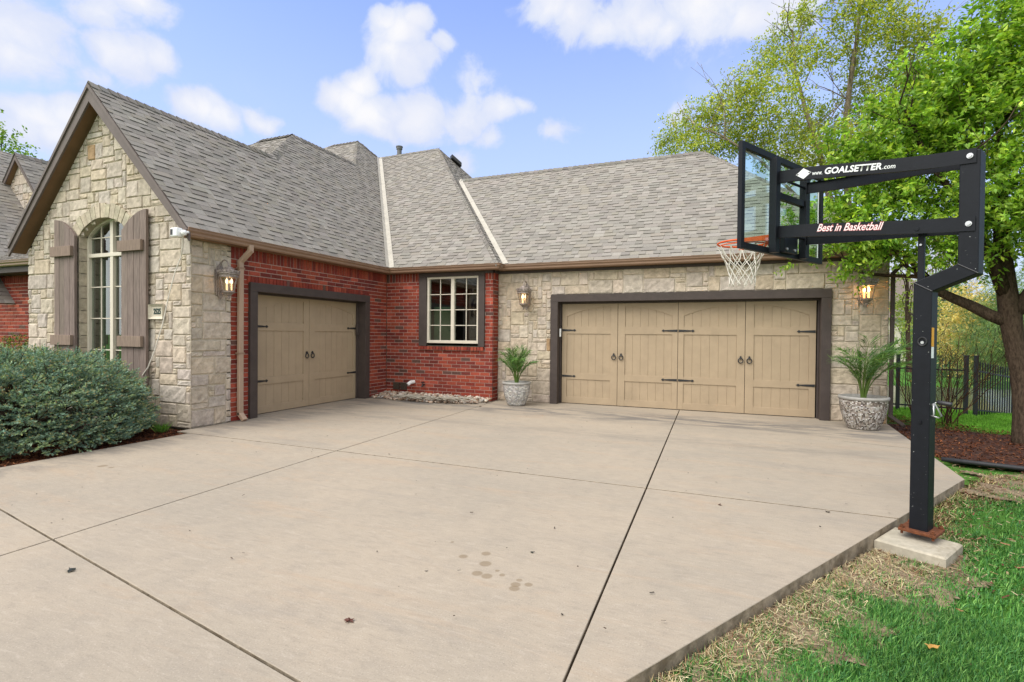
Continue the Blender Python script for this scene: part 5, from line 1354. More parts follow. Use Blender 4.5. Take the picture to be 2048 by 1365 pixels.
# globe spruce in the front bed
sp = thing('spruce_shrub', 'wide rounded blue-green dwarf spruce mound in front of the stone gable', 'shrub', (-8.55, 3.95, -.03))
def spruce():
    c = np.array([-8.52, 3.92, -.06]); rx = np.array([1.28, 1.15, 1.10]); n = 2900
    d = nrmz(rng.normal(size=(n, 3)) * np.array([1, 1, .9])); d[:, 2] = np.abs(d[:, 2]) - .10 * (rng.random(n) < .25); d = nrmz(d)
    th = np.arctan2(d[:, 1], d[:, 0]); ph = d[:, 2]
    lump = .035 * np.sin(th * 9 + 4 * np.sin(ph * 9)) + .03 * np.sin(ph * 17 + th * 5 + np.sin(th * 13))
    sq = 1 + .16 * (np.abs(d[:, 2]) * np.sqrt(1 - d[:, 2] ** 2)) * 2
    P = c + d * rx * ((1 + lump - rng.random(n) ** 2.2 * .20) * sq)[:, None]
    k = (P[:, 2] > .04) & (P[:, 0] < -7.2); P, d = P[k], d[k]; n = len(P)
    # flat sprays: an outward axis with side shoots left and right, like the tiers of a dwarf spruce
    A = nrmz(d * np.array([1, 1, .35]) + rng.normal(size=(n, 3)) * .25 + np.array([0, 0, .10])); S = nrmz(np.cross(A, np.array([0, 0, 1.]) + rng.normal(size=(n, 3)) * .3))
    sb, sd_, sl, par = [], [], [], []
    for q, (u, w, l) in enumerate([(.10, 0, .085), (.055, .9, .075), (.055, -.9, .075), (.01, 1.0, .085), (.01, -1.0, .085), (-.04, 1.1, .085), (-.04, -1.1, .085), (.09, .5, .06), (.09, -.5, .06)]):
        sb.append(P + A * u + S * (.012 * np.sign(w))); sd_.append(nrmz(A + S * w + rng.normal(size=(n, 3)) * .16 + np.array([0, 0, .08]))); sl.append(np.full(n, l) * rng.uniform(.8, 1.2, n)); par.append(np.arange(n))
    B0 = np.concatenate(sb); D0 = np.concatenate(sd_); L = np.concatenate(sl); par = np.concatenate(par); m = len(B0); per = 11
    t = np.repeat(np.arange(m), per); u = np.tile(np.linspace(0.0, 1, per), m)
    sd = nrmz(np.cross(D0[t], rng.normal(size=(m * per, 3)))); nd = nrmz(D0[t] * .85 + sd * .75)
    b0 = B0[t] + D0[t] * (u * L[t])[:, None]; nl = rng.uniform(.020, .030, m * per)[:, None]; wv = nrmz(np.cross(nd, rng.normal(size=(m * per, 3)))) * .0062
    T = np.stack([b0 - wv, b0 + wv, b0 + nd * nl], axis=1)
    tone = rng.normal(0, .17, n)[par] + rng.normal(0, .08, m)
    col = pick_cols(m, [(124, 148, 126), (110, 138, 120), (138, 158, 128), (98, 126, 104), (136, 156, 108)], 1.0, .05) * (1 + tone[:, None])
    cols = col[t] * (.9 + .2 * u[:, None])
    yb = rng.random(m) < .38; e = (B0 + D0 * L[:, None])[yb]; Dy = D0[yb]; mm = len(e); s1_ = nrmz(np.cross(Dy, rng.normal(size=(mm, 3)))); s2_ = np.cross(Dy, s1_)
    Q1 = np.stack([e - s1_ * .008, e + s1_ * .008, e + Dy * .026], axis=1); Q2 = np.stack([e - s2_ * .008, e + s2_ * .008, e + Dy * .026], axis=1)
    bc = pick_cols(mm, [(206, 196, 140), (186, 184, 120), (198, 170, 124)], .8, .1)
    return np.concatenate([T, Q1, Q2]), np.concatenate([cols, bc, bc]), P, A, np.full(n, .15)
T, tc, P_, A_, L_ = spruce(); quads('foliage', T, np.clip(tc, .003, 1), M['needle'], sp)
b = MB()
for k in range(0, len(P_), 2): b.tube([V(P_[k] - A_[k] * .2), V(P_[k] + A_[k] * L_[k])], [.006, .003], 3, cap=False)
for k in range(60):
    a = R.uniform(0, 6.28); q = V((-8.52 + math.cos(a) * .9, 3.92 + math.sin(a) * .85, R.uniform(.1, .8))); b.tube([(-8.52, 3.92, 0), tuple(V((-8.52, 3.92, .1)).lerp(q, .5) + Z * .05), tuple(q)], [.03, .02, .01], 5)
b.build('stem', M['bark'], sp)

def leafy_shrub(name, label, cat, lumps, n, per, leafL, leafW, pal, k, loc, tl=.12, mats='leaf'):
    t = thing(name, label, cat, loc); Q, cc, b0, d0 = crown_leaves(lumps, n, per, tl, leafL, leafW, pal, k, .4); quads('foliage', Q, cc, M[mats], t)
    b = MB()
    for j in range(0, n, 4): b.tube([V(b0[j]) - V(d0[j]) * .1, V(b0[j] + d0[j] * tl)], [.005, .002], 3, cap=False)
    b.build('stem', M['bark'], t); return t
hl = [(-13.9 + .22 * k, 5.9 + .12 * (k % 2), .35 + .35 * (j), .28) for k in range(10) for j in range(3)]
leafy_shrub('boxwood_hedge', 'low clipped dark green hedge below the front brick wall', 'hedge', hl, 1300, 9, .035, .022, [(70, 100, 46), (84, 116, 52), (60, 88, 42), (150, 160, 70)], .8, (-12.9, 5.9, -.1), .1)
tf = thing('grass_tuft', 'small bright green grass-like tuft in the mulch at the stone corner', 'plant', (-7.62, 5.08, -.03))
n = 90; a = rng.uniform(0, 2 * np.pi, n); tl_ = rng.uniform(.12, .24, n); D = nrmz(np.stack([np.cos(a) * .7, np.sin(a) * .7, rng.uniform(.5, 1.4, n)], 1)); P = np.array([-7.62, 5.08, -.03]) + rng.normal(size=(n, 3)) * np.array([.03, .03, 0])
quads('blade', leaf_quads(P, D, tl_, np.full(n, .010), .9), pick_cols(n, [(112, 160, 60), (134, 176, 80), (90, 140, 50)], .8), M['grass'], tf)

# ------------------------------------------------------------------ planters and palms
def planter(label, c, rb, rt, h, kind):
    t = thing('mosaic_planter', label, 'planter', c, 'mosaic planters either side of the wide garage door'); c = V(c)
    prof = [(rb + (rt - rb) * (1 - (1 - u) ** 1.9), .02 + (h - .07) * u) for u in np.linspace(0, 1, 24 if kind else 16)]
    b = MB(); n = 84 if kind else 60; core = MB()
    core.lathe([(rb * .93, 0), (rb * .96, .02)] + [(r - .004, z) for r, z in prof] + [(rt - .005, h - .05)], c, 36)
    pal = [(206, 200, 192), (186, 180, 172), (150, 138, 126), (122, 108, 98), (228, 224, 218), (164, 152, 140), (196, 186, 172), (92, 82, 76)] if kind else [(222, 218, 212), (206, 202, 196), (188, 186, 182), (228, 224, 216), (172, 170, 168), (202, 194, 184)]
    for j in range(len(prof) - 1):
        k = 0; off = R.random()
        while k < n:
            st = 1 if kind or R.random() < .6 else 2
            a0, a1 = 2 * math.pi * (k + off + .06) / n, 2 * math.pi * (k + st + off - .06) / n; (r0, z0_), (r1, z1_) = prof[j], prof[j + 1]
            tw_ = 0 if kind else .55 * 2 * math.pi / n * R.choice((-1, 1))
            dz_ = (z1_ - z0_) * .07; q = R.uniform(-.002, .003)
            b.poly([c + V((math.cos(a0) * (r0 + q), math.sin(a0) * (r0 + q), z0_ + dz_)), c + V((math.cos(a1) * (r0 + q), math.sin(a1) * (r0 + q), z0_ + dz_)), c + V((math.cos(a1 + tw_) * (r1 + q), math.sin(a1 + tw_) * (r1 + q), z1_ - dz_)), c + V((math.cos(a0 + tw_) * (r1 + q), math.sin(a0 + tw_) * (r1 + q), z1_ - dz_))], jit(lin(R.choice(pal), .8), .12))
            k += st
    pot = core.build('pot', M['grout'], t, smooth=True); b.build('mosaic_tiles', M['mosaic'], pot)
    b = MB(); b.lathe([(rt - .006, h - .055), (rt + .012, h - .05), (rt + .018, h - .025), (rt + .012, h - .004), (rt - .01, h), (rt - .03, h - .006), (rt - .035, h - .06)], c, 40); b.build('rim', M['grout'], t, smooth=True)
    b = MB(); b.lathe([(.01, h - .045), (rt * .6, h - .05), (rt - .03, h - .065)], c, 28); b.build('soil', M['soil'], t)
    return t
p1 = (-3.93, 9.95, 0.0); p2 = (2.13, 9.82, 0.0)
planter('pearly shell-mosaic planter between the brick corner and wide garage door', p1, .185, .285, .49, 0)
planter('silver and brown square-tile mosaic planter at the garage end by the downspout', p2, .215, .335, .53, 1)
def palm(label, c, h, n, spread, lean, seed):
    rr = random.Random(seed); t = thing('palm', label, 'palm', c, 'potted palms'); c = V(c); Qs = []; cols = []
    for k in range(n):
        a = 2 * math.pi * k / n + rr.uniform(-.3, .3); out = V((math.cos(a), math.sin(a), 0)); L = h * rr.uniform(.8, 1.12); sp_ = spread * rr.uniform(.5, 1.1) * (1 if k % 3 else .45)
        b0 = c + out * .03
        pts = [b0 + (out * sp_ + V(lean)) * (u ** 1.7) + Z * (L * (u * 1.25 - .45 * (u ** 2.6) * (sp_ / spread))) for u in np.linspace(0, 1, 12)]
        m = MB(); m.tube(pts, [.011 - .008 * i / 11 for i in range(12)], 5, lin((108, 136, 58), .7)); m.build('frond_stem', M['palm'], t)
        P, D, LL = [], [], []
        tone = rr.uniform(.8, 1.15)
        for i in range(34):
            u = .30 + .70 * i / 33; f = u * 11; j = min(10, int(f)); p = pts[j].lerp(pts[j + 1], f - j); d = (pts[j + 1] - pts[j]).normalized(); s_ = d.cross(Z); s_ = s_.normalized() if s_.length > .05 else V((1, 0, 0))
            ll = h * .36 * (math.sin(math.pi * min(1, (u - .22) / .85)) ** .6 + .15)
            for sg in (-1, 1):
                dd = (d * .9 + s_ * sg * .8 + Z * rr.uniform(-.15, .25)).normalized(); P.append(p); D.append(dd); LL.append(ll * rr.uniform(.85, 1.1))
        P = np.array([tuple(x) for x in P]); D = np.array([tuple(x) for x in D]); LL = np.array(LL)
        quads('frond', leaf_quads(P, D, LL, np.full(len(P), .0105), 1.2), pick_cols(len(P), [(84, 126, 58), (100, 142, 66), (70, 110, 52), (124, 160, 76)], .85 * tone, .08), M['palm'], t)
    return t
palm('short feathery palm in the pearly planter by the brick corner', (p1[0], p1[1], .44), .64, 13, .42, (0, 0, 0), 3)
palm('taller feathery palm leaning over the rim of the square-tile planter', (p2[0], p2[1], .47), .84, 14, .48, (.16, -.05, 0), 5)

# ------------------------------------------------------------------ rocks, dead vines, mulch chips, debris
rk_ = MB()
ico = bmesh.new(); bmesh.ops.create_icosphere(ico, subdivisions=1, radius=1); IV = [v.co.copy() for v in ico.verts]; IFc = [[v.index for v in f.verts] for f in ico.faces]; ico.free()
def pebble(mb, c, r, col):
    c = V(c); sx, sy, sz = r * R.uniform(.7, 1.4), r * R.uniform(.7, 1.2), r * R.uniform(.5, .8); q = Matrix.Rotation(R.uniform(0, 6.28), 3, 'Z'); i0 = len(mb.v)
    for v in IV: mb.v.append(tuple(c + q @ V((v.x * sx * R.uniform(.85, 1.12), v.y * sy * R.uniform(.85, 1.12), v.z * sz))))
    for f in IFc: mb.f.append(tuple(i0 + k for k in f)); mb.c.append(col)
RC = [(206, 190, 170), (188, 164, 142), (170, 140, 116), (216, 204, 190), (150, 128, 110), (176, 168, 158), (196, 172, 150)]
def bedfront(x): return 9.60 - .16 * math.sin((x + 7.36) / 2.75 * 3.0) + .32 * max(0, (x + 5.4)) ** 1.3
cnt = 0
while cnt < 620:
    x = R.uniform(-7.38, -4.63); y = R.uniform(9.35, 10.24)
    if y < bedfront(x) + R.uniform(0, .05): continue
    f = (y - bedfront(x)); pebble(rk_, (x, y, .012 + min(.07, f * .10) + R.uniform(0, .02)), R.uniform(.020, .046), jit(lin(R.choice(RC), .82), .12)); cnt += 1
o = rk_.build('river_rocks', M['rock'], smooth=True); struct(o, 'stuff'); o['label'] = 'tan and white river rocks along the foot of the brick corner'
vn_ = MB()
for k in range(46):
    x = R.uniform(-6.4, -4.95); y = bedfront(x) + R.uniform(-.02, .22); a = R.gauss(0, .25); L = R.uniform(.3, .85); pts = []
    for u in np.linspace(-.5, .5, 7): pts.append((x + L * u * math.cos(a), max(bedfront(x) - .05, y + L * u * math.sin(a) * .3 + .03 * math.sin(u * 9 + k)), .055 + .035 * R.random() + .05 * (1 - (2 * u) ** 2)))
    g = R.uniform(.7, 1.1); vn_.tube(pts, R.uniform(.006, .012), 5, lin((182, 172, 156), .68 * g))
o = vn_.build('dry_vine_pile', M['twig']); struct(o, 'stuff'); o['label'] = 'pile of dry grey vine stems lying on the river rocks'

def chips(name, n, sampler, pal, k, Lr, Wr, flat, m, label, zf):
    XY = sampler(n); n = len(XY); a = rng.uniform(0, 2 * np.pi, n); tilt = rng.normal(0, flat, n); L = rng.uniform(*Lr, n); Wd = rng.uniform(*Wr, n)
    D = np.stack([np.cos(a) * np.cos(tilt), np.sin(a) * np.cos(tilt), np.sin(tilt)], 1); S = nrmz(np.stack([-np.sin(a), np.cos(a), rng.normal(0, flat, n)], 1))
    Pc = np.stack([XY[:, 0], XY[:, 1], np.array([zf(x, y) for x, y in XY]) + rng.uniform(.0, .022, n)], 1)
    q = np.stack([Pc - D * L[:, None] * .5 - S * Wd[:, None] * .4, Pc + D * L[:, None] * .5 - S * Wd[:, None] * .3, Pc + D * L[:, None] * .5 + S * Wd[:, None] * .4, Pc - D * L[:, None] * .5 + S * Wd[:, None] * .5], 1)
    o = quads(name, q, pick_cols(n, pal, k, .2), m); struct(o, 'stuff'); o['label'] = label; return o
def in_poly(P, poly):
    x, y = P[:, 0], P[:, 1]; ins = np.zeros(len(P), bool)
    for i in range(len(poly)):
        (x0, y0), (x1, y1) = poly[i - 1], poly[i]
        c = ((y0 > y) != (y1 > y)) & (x < (x1 - x0) * (y - y0) / (y1 - y0 + 1e-12) + x0); ins ^= c
    return ins
def sample_poly(poly):
    def f(n):
        xs = [p[0] for p in poly]; ys = [p[1] for p in poly]; P = np.stack([rng.uniform(min(xs), max(xs), n), rng.uniform(min(ys), max(ys), n)], 1); return P[in_poly(P, poly)]
    return f
MUL = [(122, 72, 46), (104, 60, 38), (140, 86, 56), (86, 50, 34), (70, 42, 30), (156, 104, 70)]
bedpoly = [(2.66, 12.6), (2.66, 10.2), (2.47, 7.95), (4.2, 7.7), (6.6, 8.4), (6.6, 9.9), (4.6, 10.5), (3.5, 12.0)]
chips('mulch_chips', 17000, sample_poly(bedpoly), MUL, .6, (.02, .07), (.006, .018), .35, M['mulch'], 'red-brown bark mulch chips around the tree', lambda x, y: -.065 + .02 * (math.sin(x * 5.1 + y * 3.3) * .4 + math.sin(x * 11.7 - y * 8.1) * .3))
chips('mulch_chips', 9000, sample_poly([(-8.6, 2.4), (-7.13, 2.4), (-7.13, 5.12), (-7.41, 5.3), (-8.6, 5.3)]), MUL, .6, (.02, .06), (.006, .016), .35, M['mulch'], 'red-brown bark mulch chips under the spruce', lambda x, y: -.03)
chips('leaf_litter', 5200, sample_poly([(2.45, 7.95), (2.36, 6.7), (1.4, 5.05), (.95, 4.3), (1.7, 3.9), (2.5, 5.0), (3.5, 6.6), (5.6, 7.3), (6, 8.2), (4.2, 7.75)]), [(150, 110, 84), (120, 74, 60), (176, 150, 116), (96, 60, 48), (190, 170, 136)], .62, (.015, .06), (.004, .016), .3, M['mulch'], 'dry leaf litter on the bare soil beside the driveway', lambda x, y: gz(x, y) + .006)
chips('driveway_debris', 150, lambda n: np.stack([rng.uniform(-6.8, 1.6, n), rng.uniform(2.2, 9.2, n)], 1)[:], [(44, 36, 32), (70, 50, 40), (30, 28, 28)], .7, (.008, .028), (.006, .013), .15, M['mulch'], 'scattered dark specks of debris on the driveway', lambda x, y: .002)
def crack(name, pts, label):
    b = MB(); b.tube(pts, .006, 4); o = b.build(name, M['gap']); tag(o, label, 'crack')

drypoly = [(.95, 4.5), (-.55, 1.9), (-.15, 1.5), (.4, 2.2), (.9, 2.9), (1.25, 3.5), (1.75, 4.1), (1.9, 4.9), (1.5, 5.1)]
def thatch(n):
    P = sample_poly(drypoly)(n); return P[(edge_dist(P[:, 0], P[:, 1]) > .012) & (~in_pad(P[:, 0], P[:, 1])) & (rng.random(len(P)) < np.clip(dryness(P[:, 0], P[:, 1]) + .12, 0, 1))]
STRAW = [(214, 196, 152), (196, 174, 130), (224, 208, 168), (176, 148, 112), (204, 190, 150), (150, 112, 86)]
LITTER = lambda: chips('thatch', 42000, thatch, STRAW, .72, (.02, .075), (.0015, .004), .22, M['mulch'], 'pale dead thatch lying beside the driveway edge', lambda x, y: gz(x, y) + .004)
def fallen_leaf(label, x, y, z, r, col, seed, group=None):
    rr = random.Random(seed); b = MB(); n = 15; ring = []
    rot_ = rr.uniform(0, 6.28)
    for k in range(n):
        a = 2 * math.pi * k / n; rad2 = r * (1 if k % 3 == 0 else (.55 if k % 3 == 1 else .7)) * rr.uniform(.85, 1.1); ring.append((x + rad2 * math.cos(a + rot_), y + rad2 * .8 * math.sin(a + rot_), z + r * .35 * abs(math.sin(a * 1.5 + seed))))
    for k in range(n): b.poly([(x, y, z + r * .12), ring[k], ring[(k + 1) % n]], jit(col, .08))
    b.tube([(x, y, z + r * .12), (x + r * 1.1 * math.cos(rot_), y + r * 1.1 * math.sin(rot_), z + .01)], .002, 4, col)
    o = b.build('fallen_leaf', M['leaf'], loc=(x, y, z)); tag(o, label, 'leaf', group); return o
g_ = lambda u, v, z=0: CAM + pix_dir(u, v) * ((z - CAM.z) / pix_dir(u, v).z)
for (u, v, z, r, col, lab) in [(1864, 1296, -.05, .035, (222, 170, 92), 'largest tan lobed leaf lying on the green lawn'), (1690, 1174, -.06, .018, (196, 160, 110), 'small tan leaf on the grass below the concrete footing'), (1920, 1222, -.06, .018, (186, 140, 96), 'brown curled leaf on the lawn near the large tan leaf')]:
    p = g_(u, v, z); fallen_leaf(lab, p.x, p.y, z, r, lin(col, .8), int(u), 'leaves fallen on the lawn')
for (u, v, r, col, lab) in [(141, 1143, .035, (70, 74, 70), 'dark grey leaf on the driveway beside the long foreground joint'), (699, 1243, .03, (110, 62, 48), 'small red-brown leaf on the driveway in the middle foreground'), (1064, 1106, .017, (64, 68, 60), 'tiny dark leaf beside the cluster of round stains'), (961, 814, .035, (96, 70, 50), 'brown leaf on the driveway in front of the dry vines'), (1440, 1011, .02, (96, 60, 46), 'small brown leaf on the cross joint of the driveway'), (1655, 1025, .022, (70, 52, 44), 'dark leaf on the driveway near the basketball post')]:
    p = g_(u, v, .001); fallen_leaf(lab, p.x, p.y, .002, r, lin(col, .7), int(u) + 3, 'leaves fallen on the driveway')

# ------------------------------------------------------------------ lawn blades
def pxcoords(P):
    d = P - np.array([0, 0, 1.4677]); f = d @ np.array(_f); return 1024 + 1031.53 * (d @ np.array(_r)) / f, 682.5 + 1031.53 * (d @ np.array(_dn)) / f, f
def vnoise(x, y, s, seed=0):
    return (np.sin(x * s + seed) * np.sin(y * s * 1.13 + seed * 2.1) + .6 * np.sin(x * s * 2.3 + y * s * 1.7 + seed) * np.sin(y * s * 2.1 - x * s * .9) + .4 * np.sin(x * s * 4.9 - y * s * 3.7 + 1)) / 2
def edge_dist(x, y): return (x - (-.359)) * edge_n.x + (y - 2.19) * edge_n.y
def blades(n, xr, yr, hr, wr_, seed, keepf, pal, lean=.55):
    x = rng.uniform(*xr, n); y = rng.uniform(*yr, n); k = keepf(x, y); x, y = x[k], y[k]; n = len(x)
    z = np.array([gz(a, b) for a, b in zip(x, y)]) - .015; P = np.stack([x, y, z], 1); u, v, f = pxcoords(P + np.array([0, 0, .04])); k = (f > .3) & (u > -80) & (u < 3600) & (v > 480) & (v < 1700) & ((u < 2130) | (rng.random(len(u)) < .6)); P = P[k]; x, y = x[k], y[k]; n = len(P)
    h = rng.uniform(*hr, n) * (1 + .25 * vnoise(x, y, 3.1, 2)); a = rng.uniform(0, 2 * np.pi, n); ln = np.abs(rng.normal(0, lean, n))
    D = nrmz(np.stack([np.cos(a) * ln, np.sin(a) * ln, np.ones(n)], 1)); S = np.stack([-np.sin(a + .6), np.cos(a + .6), np.zeros(n)], 1) * (rng.uniform(*wr_, n) / 2)[:, None]
    tip = P + D * h[:, None] + np.stack([np.cos(a), np.sin(a), -.35 * np.ones(n)], 1) * (h * ln * .35)[:, None]; mid = P + D * (h * .55)[:, None]
    q = np.stack([P - S, P + S, mid + S * .8, tip, mid - S * .8], 1)
    c = pick_cols(n, pal, 1.0, .14) * (1 + .28 * vnoise(x, y, 2.2, 5)[:, None])
    return q, np.clip(c, .004, 1)
LAWN = [(92, 144, 68), (72, 126, 58), (114, 164, 82), (58, 106, 50), (134, 178, 96), (94, 146, 90)]
def in_pad(x, y): 
    dx, dy = x - pc.x, y - pc.y; a = dx * eV.x + dy * eV.y; b_ = dx * sV.x + dy * sV.y; return (np.abs(a) < hp + .03) & (np.abs(b_) < hp + .03)
def dryness(x, y):
    d = edge_dist(x, y)
    return 1.10 - d / .37 + .66 * vnoise(x, y, 3.3, 1) - .9 * np.clip((y - 9), 0, 1)
def lawn_keep(dn):
    def f(x, y):
        d = edge_dist(x, y); far = (y > 7.6)
        bare = ((y > 5.2) & (y < 7.75) & (d < .55 + 1.5 * np.clip((y - 6.0) / 1.7, 0, 1)))
        k = (d > .015) & ~in_pad(x, y) & (rng.random(len(x)) > np.clip(dryness(x, y), 0, .80)) & (y < 7.6)
        return k & ~(bare & (rng.random(len(x)) < np.clip(.62 + .6 * vnoise(x, y, 3., 3), 0, 1)))
    return f
parts = []
parts.append(blades(190000, (-.6, 3.2), (1.3, 3.6), (.03, .062), (.003, .0055), 1, lawn_keep(1), LAWN))
parts.append(blades(150000, (.3, 7.0), (3.4, 7.6), (.03, .062), (.004, .007), 2, lawn_keep(1), LAWN))
FARL = [(134, 190, 72), (118, 174, 62), (148, 202, 84), (106, 160, 58)]
def farkeep(x, y): 
    P = np.stack([x, y], 1); return ~in_poly(P, bedpoly) & (x > 2.75) & (y > 7.6)
parts.append(blades(70000, (2.7, 9), (9.4, 15.5), (.04, .085), (.008, .014), 3, farkeep, FARL))
q = np.concatenate([p[0] for p in parts]); c_ = np.concatenate([p[1] for p in parts])
o = quads('lawn_grass', q, c_, M['grass']); struct(o, 'stuff'); o['label'] = 'thick green lawn grass beside the driveway and by the fence'
# dry straw and thatch
LITTER()
ck = MB(); cx0 = [(1.60 + .0745 * k, 8.52 - .0178 * k + R.uniform(-.012, .012)) for k in range(11)]
for p, q in zip(cx0, cx0[1:]): ck.poly([(p[0], p[1] - .004, .0015), (q[0], q[1] - .004, .0015), (q[0], q[1] + .004, .0015), (p[0], p[1] + .004, .0015)])
struct(ck.build('driveway_crack', M['gap']))
def strawkeep(x, y):
    d = edge_dist(x, y); return (d > .01) & ~in_pad(x, y) & (rng.random(len(x)) < np.clip(dryness(x, y) + .05, 0, .9)) & (y < 7.5)
q, c_ = blades(90000, (-.7, 3.2), (1.3, 7.5), (.03, .075), (.003, .006), 4, strawkeep, [(206, 186, 140), (190, 166, 122), (220, 202, 160), (166, 136, 100), (140, 100, 76), (176, 176, 110)], 2.2)
o = quads('dry_straw', q, c_ * .85, M['mulch']); struct(o, 'stuff'); o['label'] = 'dead straw-coloured grass along the driveway edge'

# ------------------------------------------------------------------ fence, shrubs, far bank
fe = thing('metal_fence', 'black metal picket fence with pointed pickets between the garage and the pond', 'fence', (4.74, 13.4, -.12))
def fence_run(a, b, hgt=1.13, skip=False):
    a, b = V(a), V(b); L = (b - a).length; d = (b - a).normalized(); hd = V((d.x, d.y, 0)).normalized(); n = int(L / .115)
    for zz in (.13, hgt - .20):
        m = MB(); m.obox((a + b) / 2 + Z * zz, (d, d.cross(Z), d.cross(Z).cross(d)), (L / 2, .013, .016)); m.build('rail', M['fence'], fe)
    for k in range(1, n):
        p = a + d * (L * k / n); m = MB(); m.obox(p + Z * (hgt / 2 + .01), (hd, hd.cross(Z), Z), (.009, .009, hgt / 2 - .03)); q = p + Z * (hgt - .02); s = .009
        i0 = len(m.v); m.v += [tuple(q + hd * x * s + hd.cross(Z) * y * s) for x, y in ((-1, -1), (1, -1), (1, 1), (-1, 1))] + [tuple(q + Z * .035)]
        for j in range(4): m.f.append((i0 + j, i0 + (j + 1) % 4, i0 + 4)); m.c.append((.5,) * 3)
        m.build('picket', M['fence'], fe)
def fpost(p, h=1.22, w=.032):
    m = MB(); p = V(p); m.obox(p + Z * (h / 2 - .1), (X, Y, Z), (w, w, h / 2 + .1)); m.obox(p + Z * (h + .012), (X, Y, Z), (w + .006, w + .006, .012)); m.build('fence_post', M['fence'], fe)
fence_run((2.4, 14.05, -.13), (3.6, 13.72, -.12)); fence_run((3.62, 13.7, -.12), (4.68, 13.42, -.12)); fence_run((4.86, 13.36, -.12), (6.1, 14.85, -.34)); fence_run((6.12, 14.88, -.34), (7.4, 16.4, -.55))
for p in ((3.61, 13.71, -.12), (4.70, 13.42, -.12), (4.84, 13.36, -.12), (6.11, 14.86, -.34)): fpost(p)

def bare_shrub(name, label, base, n, h, sprd, pal, seed, leaves=0):
    rr = random.Random(seed); t = thing(name, label, 'shrub', base); m = MB(); tips_ = []
    for k in range(n):
        a = rr.uniform(0, 6.28); d = V((math.cos(a) * sprd * rr.random(), math.sin(a) * sprd * rr.random(), 1)).normalized()
        branchy(m, V(base) + V((rr.gauss(0, .06), rr.gauss(0, .06), 0)), d, h * rr.uniform(.4, .62), .009, 2, tips_, .38, .1, lin(rr.choice(pal), .6), 4, rr, .0028)
    m.build('stem', M['twig'], t)
    if leaves:
        ti = [tips_[rr.randrange(len(tips_))] for _ in range(leaves)]; P = np.array([tuple(x[0]) for x in ti]) + rng.normal(0, .03, (leaves, 3)); D = nrmz(rng.normal(size=(leaves, 3)))
        quads('foliage', leaf_quads(P, D, np.full(leaves, .045), np.full(leaves, .028)), pick_cols(leaves, [(120, 150, 60), (150, 120, 70), (96, 130, 50)], .8), M['leaf'], t)
    return t
bare_shrub('bare_shrub', 'leafless shrub with many red-brown stems in front of the fence', (3.88, 11.75, -.11), 17, 1.8, 1.15, [(112, 78, 62), (96, 70, 58), (130, 92, 74), (84, 60, 50)], 3)
rs_ = bare_shrub('rose_bush', 'thin rose bush with a single red bloom at the garage downspout', (2.98, 10.35, -.06), 7, 1.5, .45, [(90, 84, 56), (70, 62, 44), (100, 70, 56)], 8, 70)
b = MB()
for k in range(9):
    a = k * .7; b.poly([V((3.02, 10.3, .52)) + V((math.cos(a + q) * r_ * .03, math.sin(a + q) * r_ * .03, z)) for q, r_, z in ((0, .2, 0), (.5, 1, .02 + .003 * k), (1.0, .2, .03))], lin((190, 30, 36), .7))
b.build('bloom', M['leaf'], rs_)

def far_tree(name, label, u, vb, dist, lum, twigs, per, leaf, pal, k, trunk_r, kind='leaf', gb=None, tl=.8, branches=10, upb=.2):
    base = at(u, vb, dist); t = thing(name, label, 'tree', tuple(base)); m = MB(); tp = []
    top = max(l[1] for l in lum); ptop = at(u + (lum[0][0] - u) * .3, min(l[1] for l in lum) + 8, dist)
    m.tube([base, base.lerp(ptop, .5) + V((R.gauss(0, .15), 0, 0)), ptop], [trunk_r, trunk_r * .7, trunk_r * .2], 7)
    for q in range(branches):
        l = lum[q % len(lum)]; pe = at(l[0], l[1], dist + R.uniform(-.8, .8)); s_ = base.lerp(ptop, R.uniform(.25, .8)); m.tube([s_, s_.lerp(pe, .5) + Z * .2, pe], [trunk_r * .35, trunk_r * .2, .015], 5)
        if kind == 'bare':
            for w_ in range(5): branchy(m, s_.lerp(pe, R.uniform(.4, 1)), (R.gauss(0, .7), R.gauss(0, .7), 1), R.uniform(.8, 1.6), .03, 2, tp, .5, .1, minr=.010)
    m.build('trunk', M['paperbark'] if kind == 'bare' else M['bark'], t)
    L_ = []
    for (lu, lv, lr) in lum:
        p = at(lu, lv, dist + R.uniform(-1, 1)); L_.append((p.x, p.y, p.z, lr))
    if twigs:
        Q_, c2_, _, _ = crown_leaves(L_, twigs, per, tl, leaf[0], leaf[1], pal, k, upb); quads('crown', Q_, c2_, M['leaf'], t)
    return t
PINE = [(124, 156, 92), (108, 140, 86), (142, 172, 104), (96, 126, 82), (156, 180, 110)]
far_tree('pine_tree', 'soft green pine on the near pond bank between yellow tree and tree trunk', 2010, 745, 27, [(2010, 590, .9), (1990, 630, 1.), (2035, 640, 1.), (1980, 675, 1.1), (2030, 690, 1.2), (1995, 715, 1.1), (2050, 720, 1.2), (1970, 720, .8)], 900, 22, (.19, .02), PINE, .8, .16, tl=.55)
far_tree('pine_tree', 'dark blue-green pine across the pond beside the yellow tree', 1885, 735, 40, [(1890, 585, 1.1), (1880, 620, 1.4), (1905, 630, 1.3), (1872, 660, 1.6), (1905, 680, 1.7), (1885, 710, 1.7)], 900, 20, (.26, .03), [(100, 134, 98), (88, 120, 92), (112, 146, 104)], .95, .2, tl=.7)
far_tree('pine_tree', 'tall pine rising behind the near tree trunk beyond the fence', 2075, 750, 34, [(2075, 560, 1.), (2060, 610, 1.3), (2090, 640, 1.5), (2062, 670, 1.6), (2090, 710, 1.8)], 700, 20, (.24, .026), PINE, .75, .2, tl=.7)
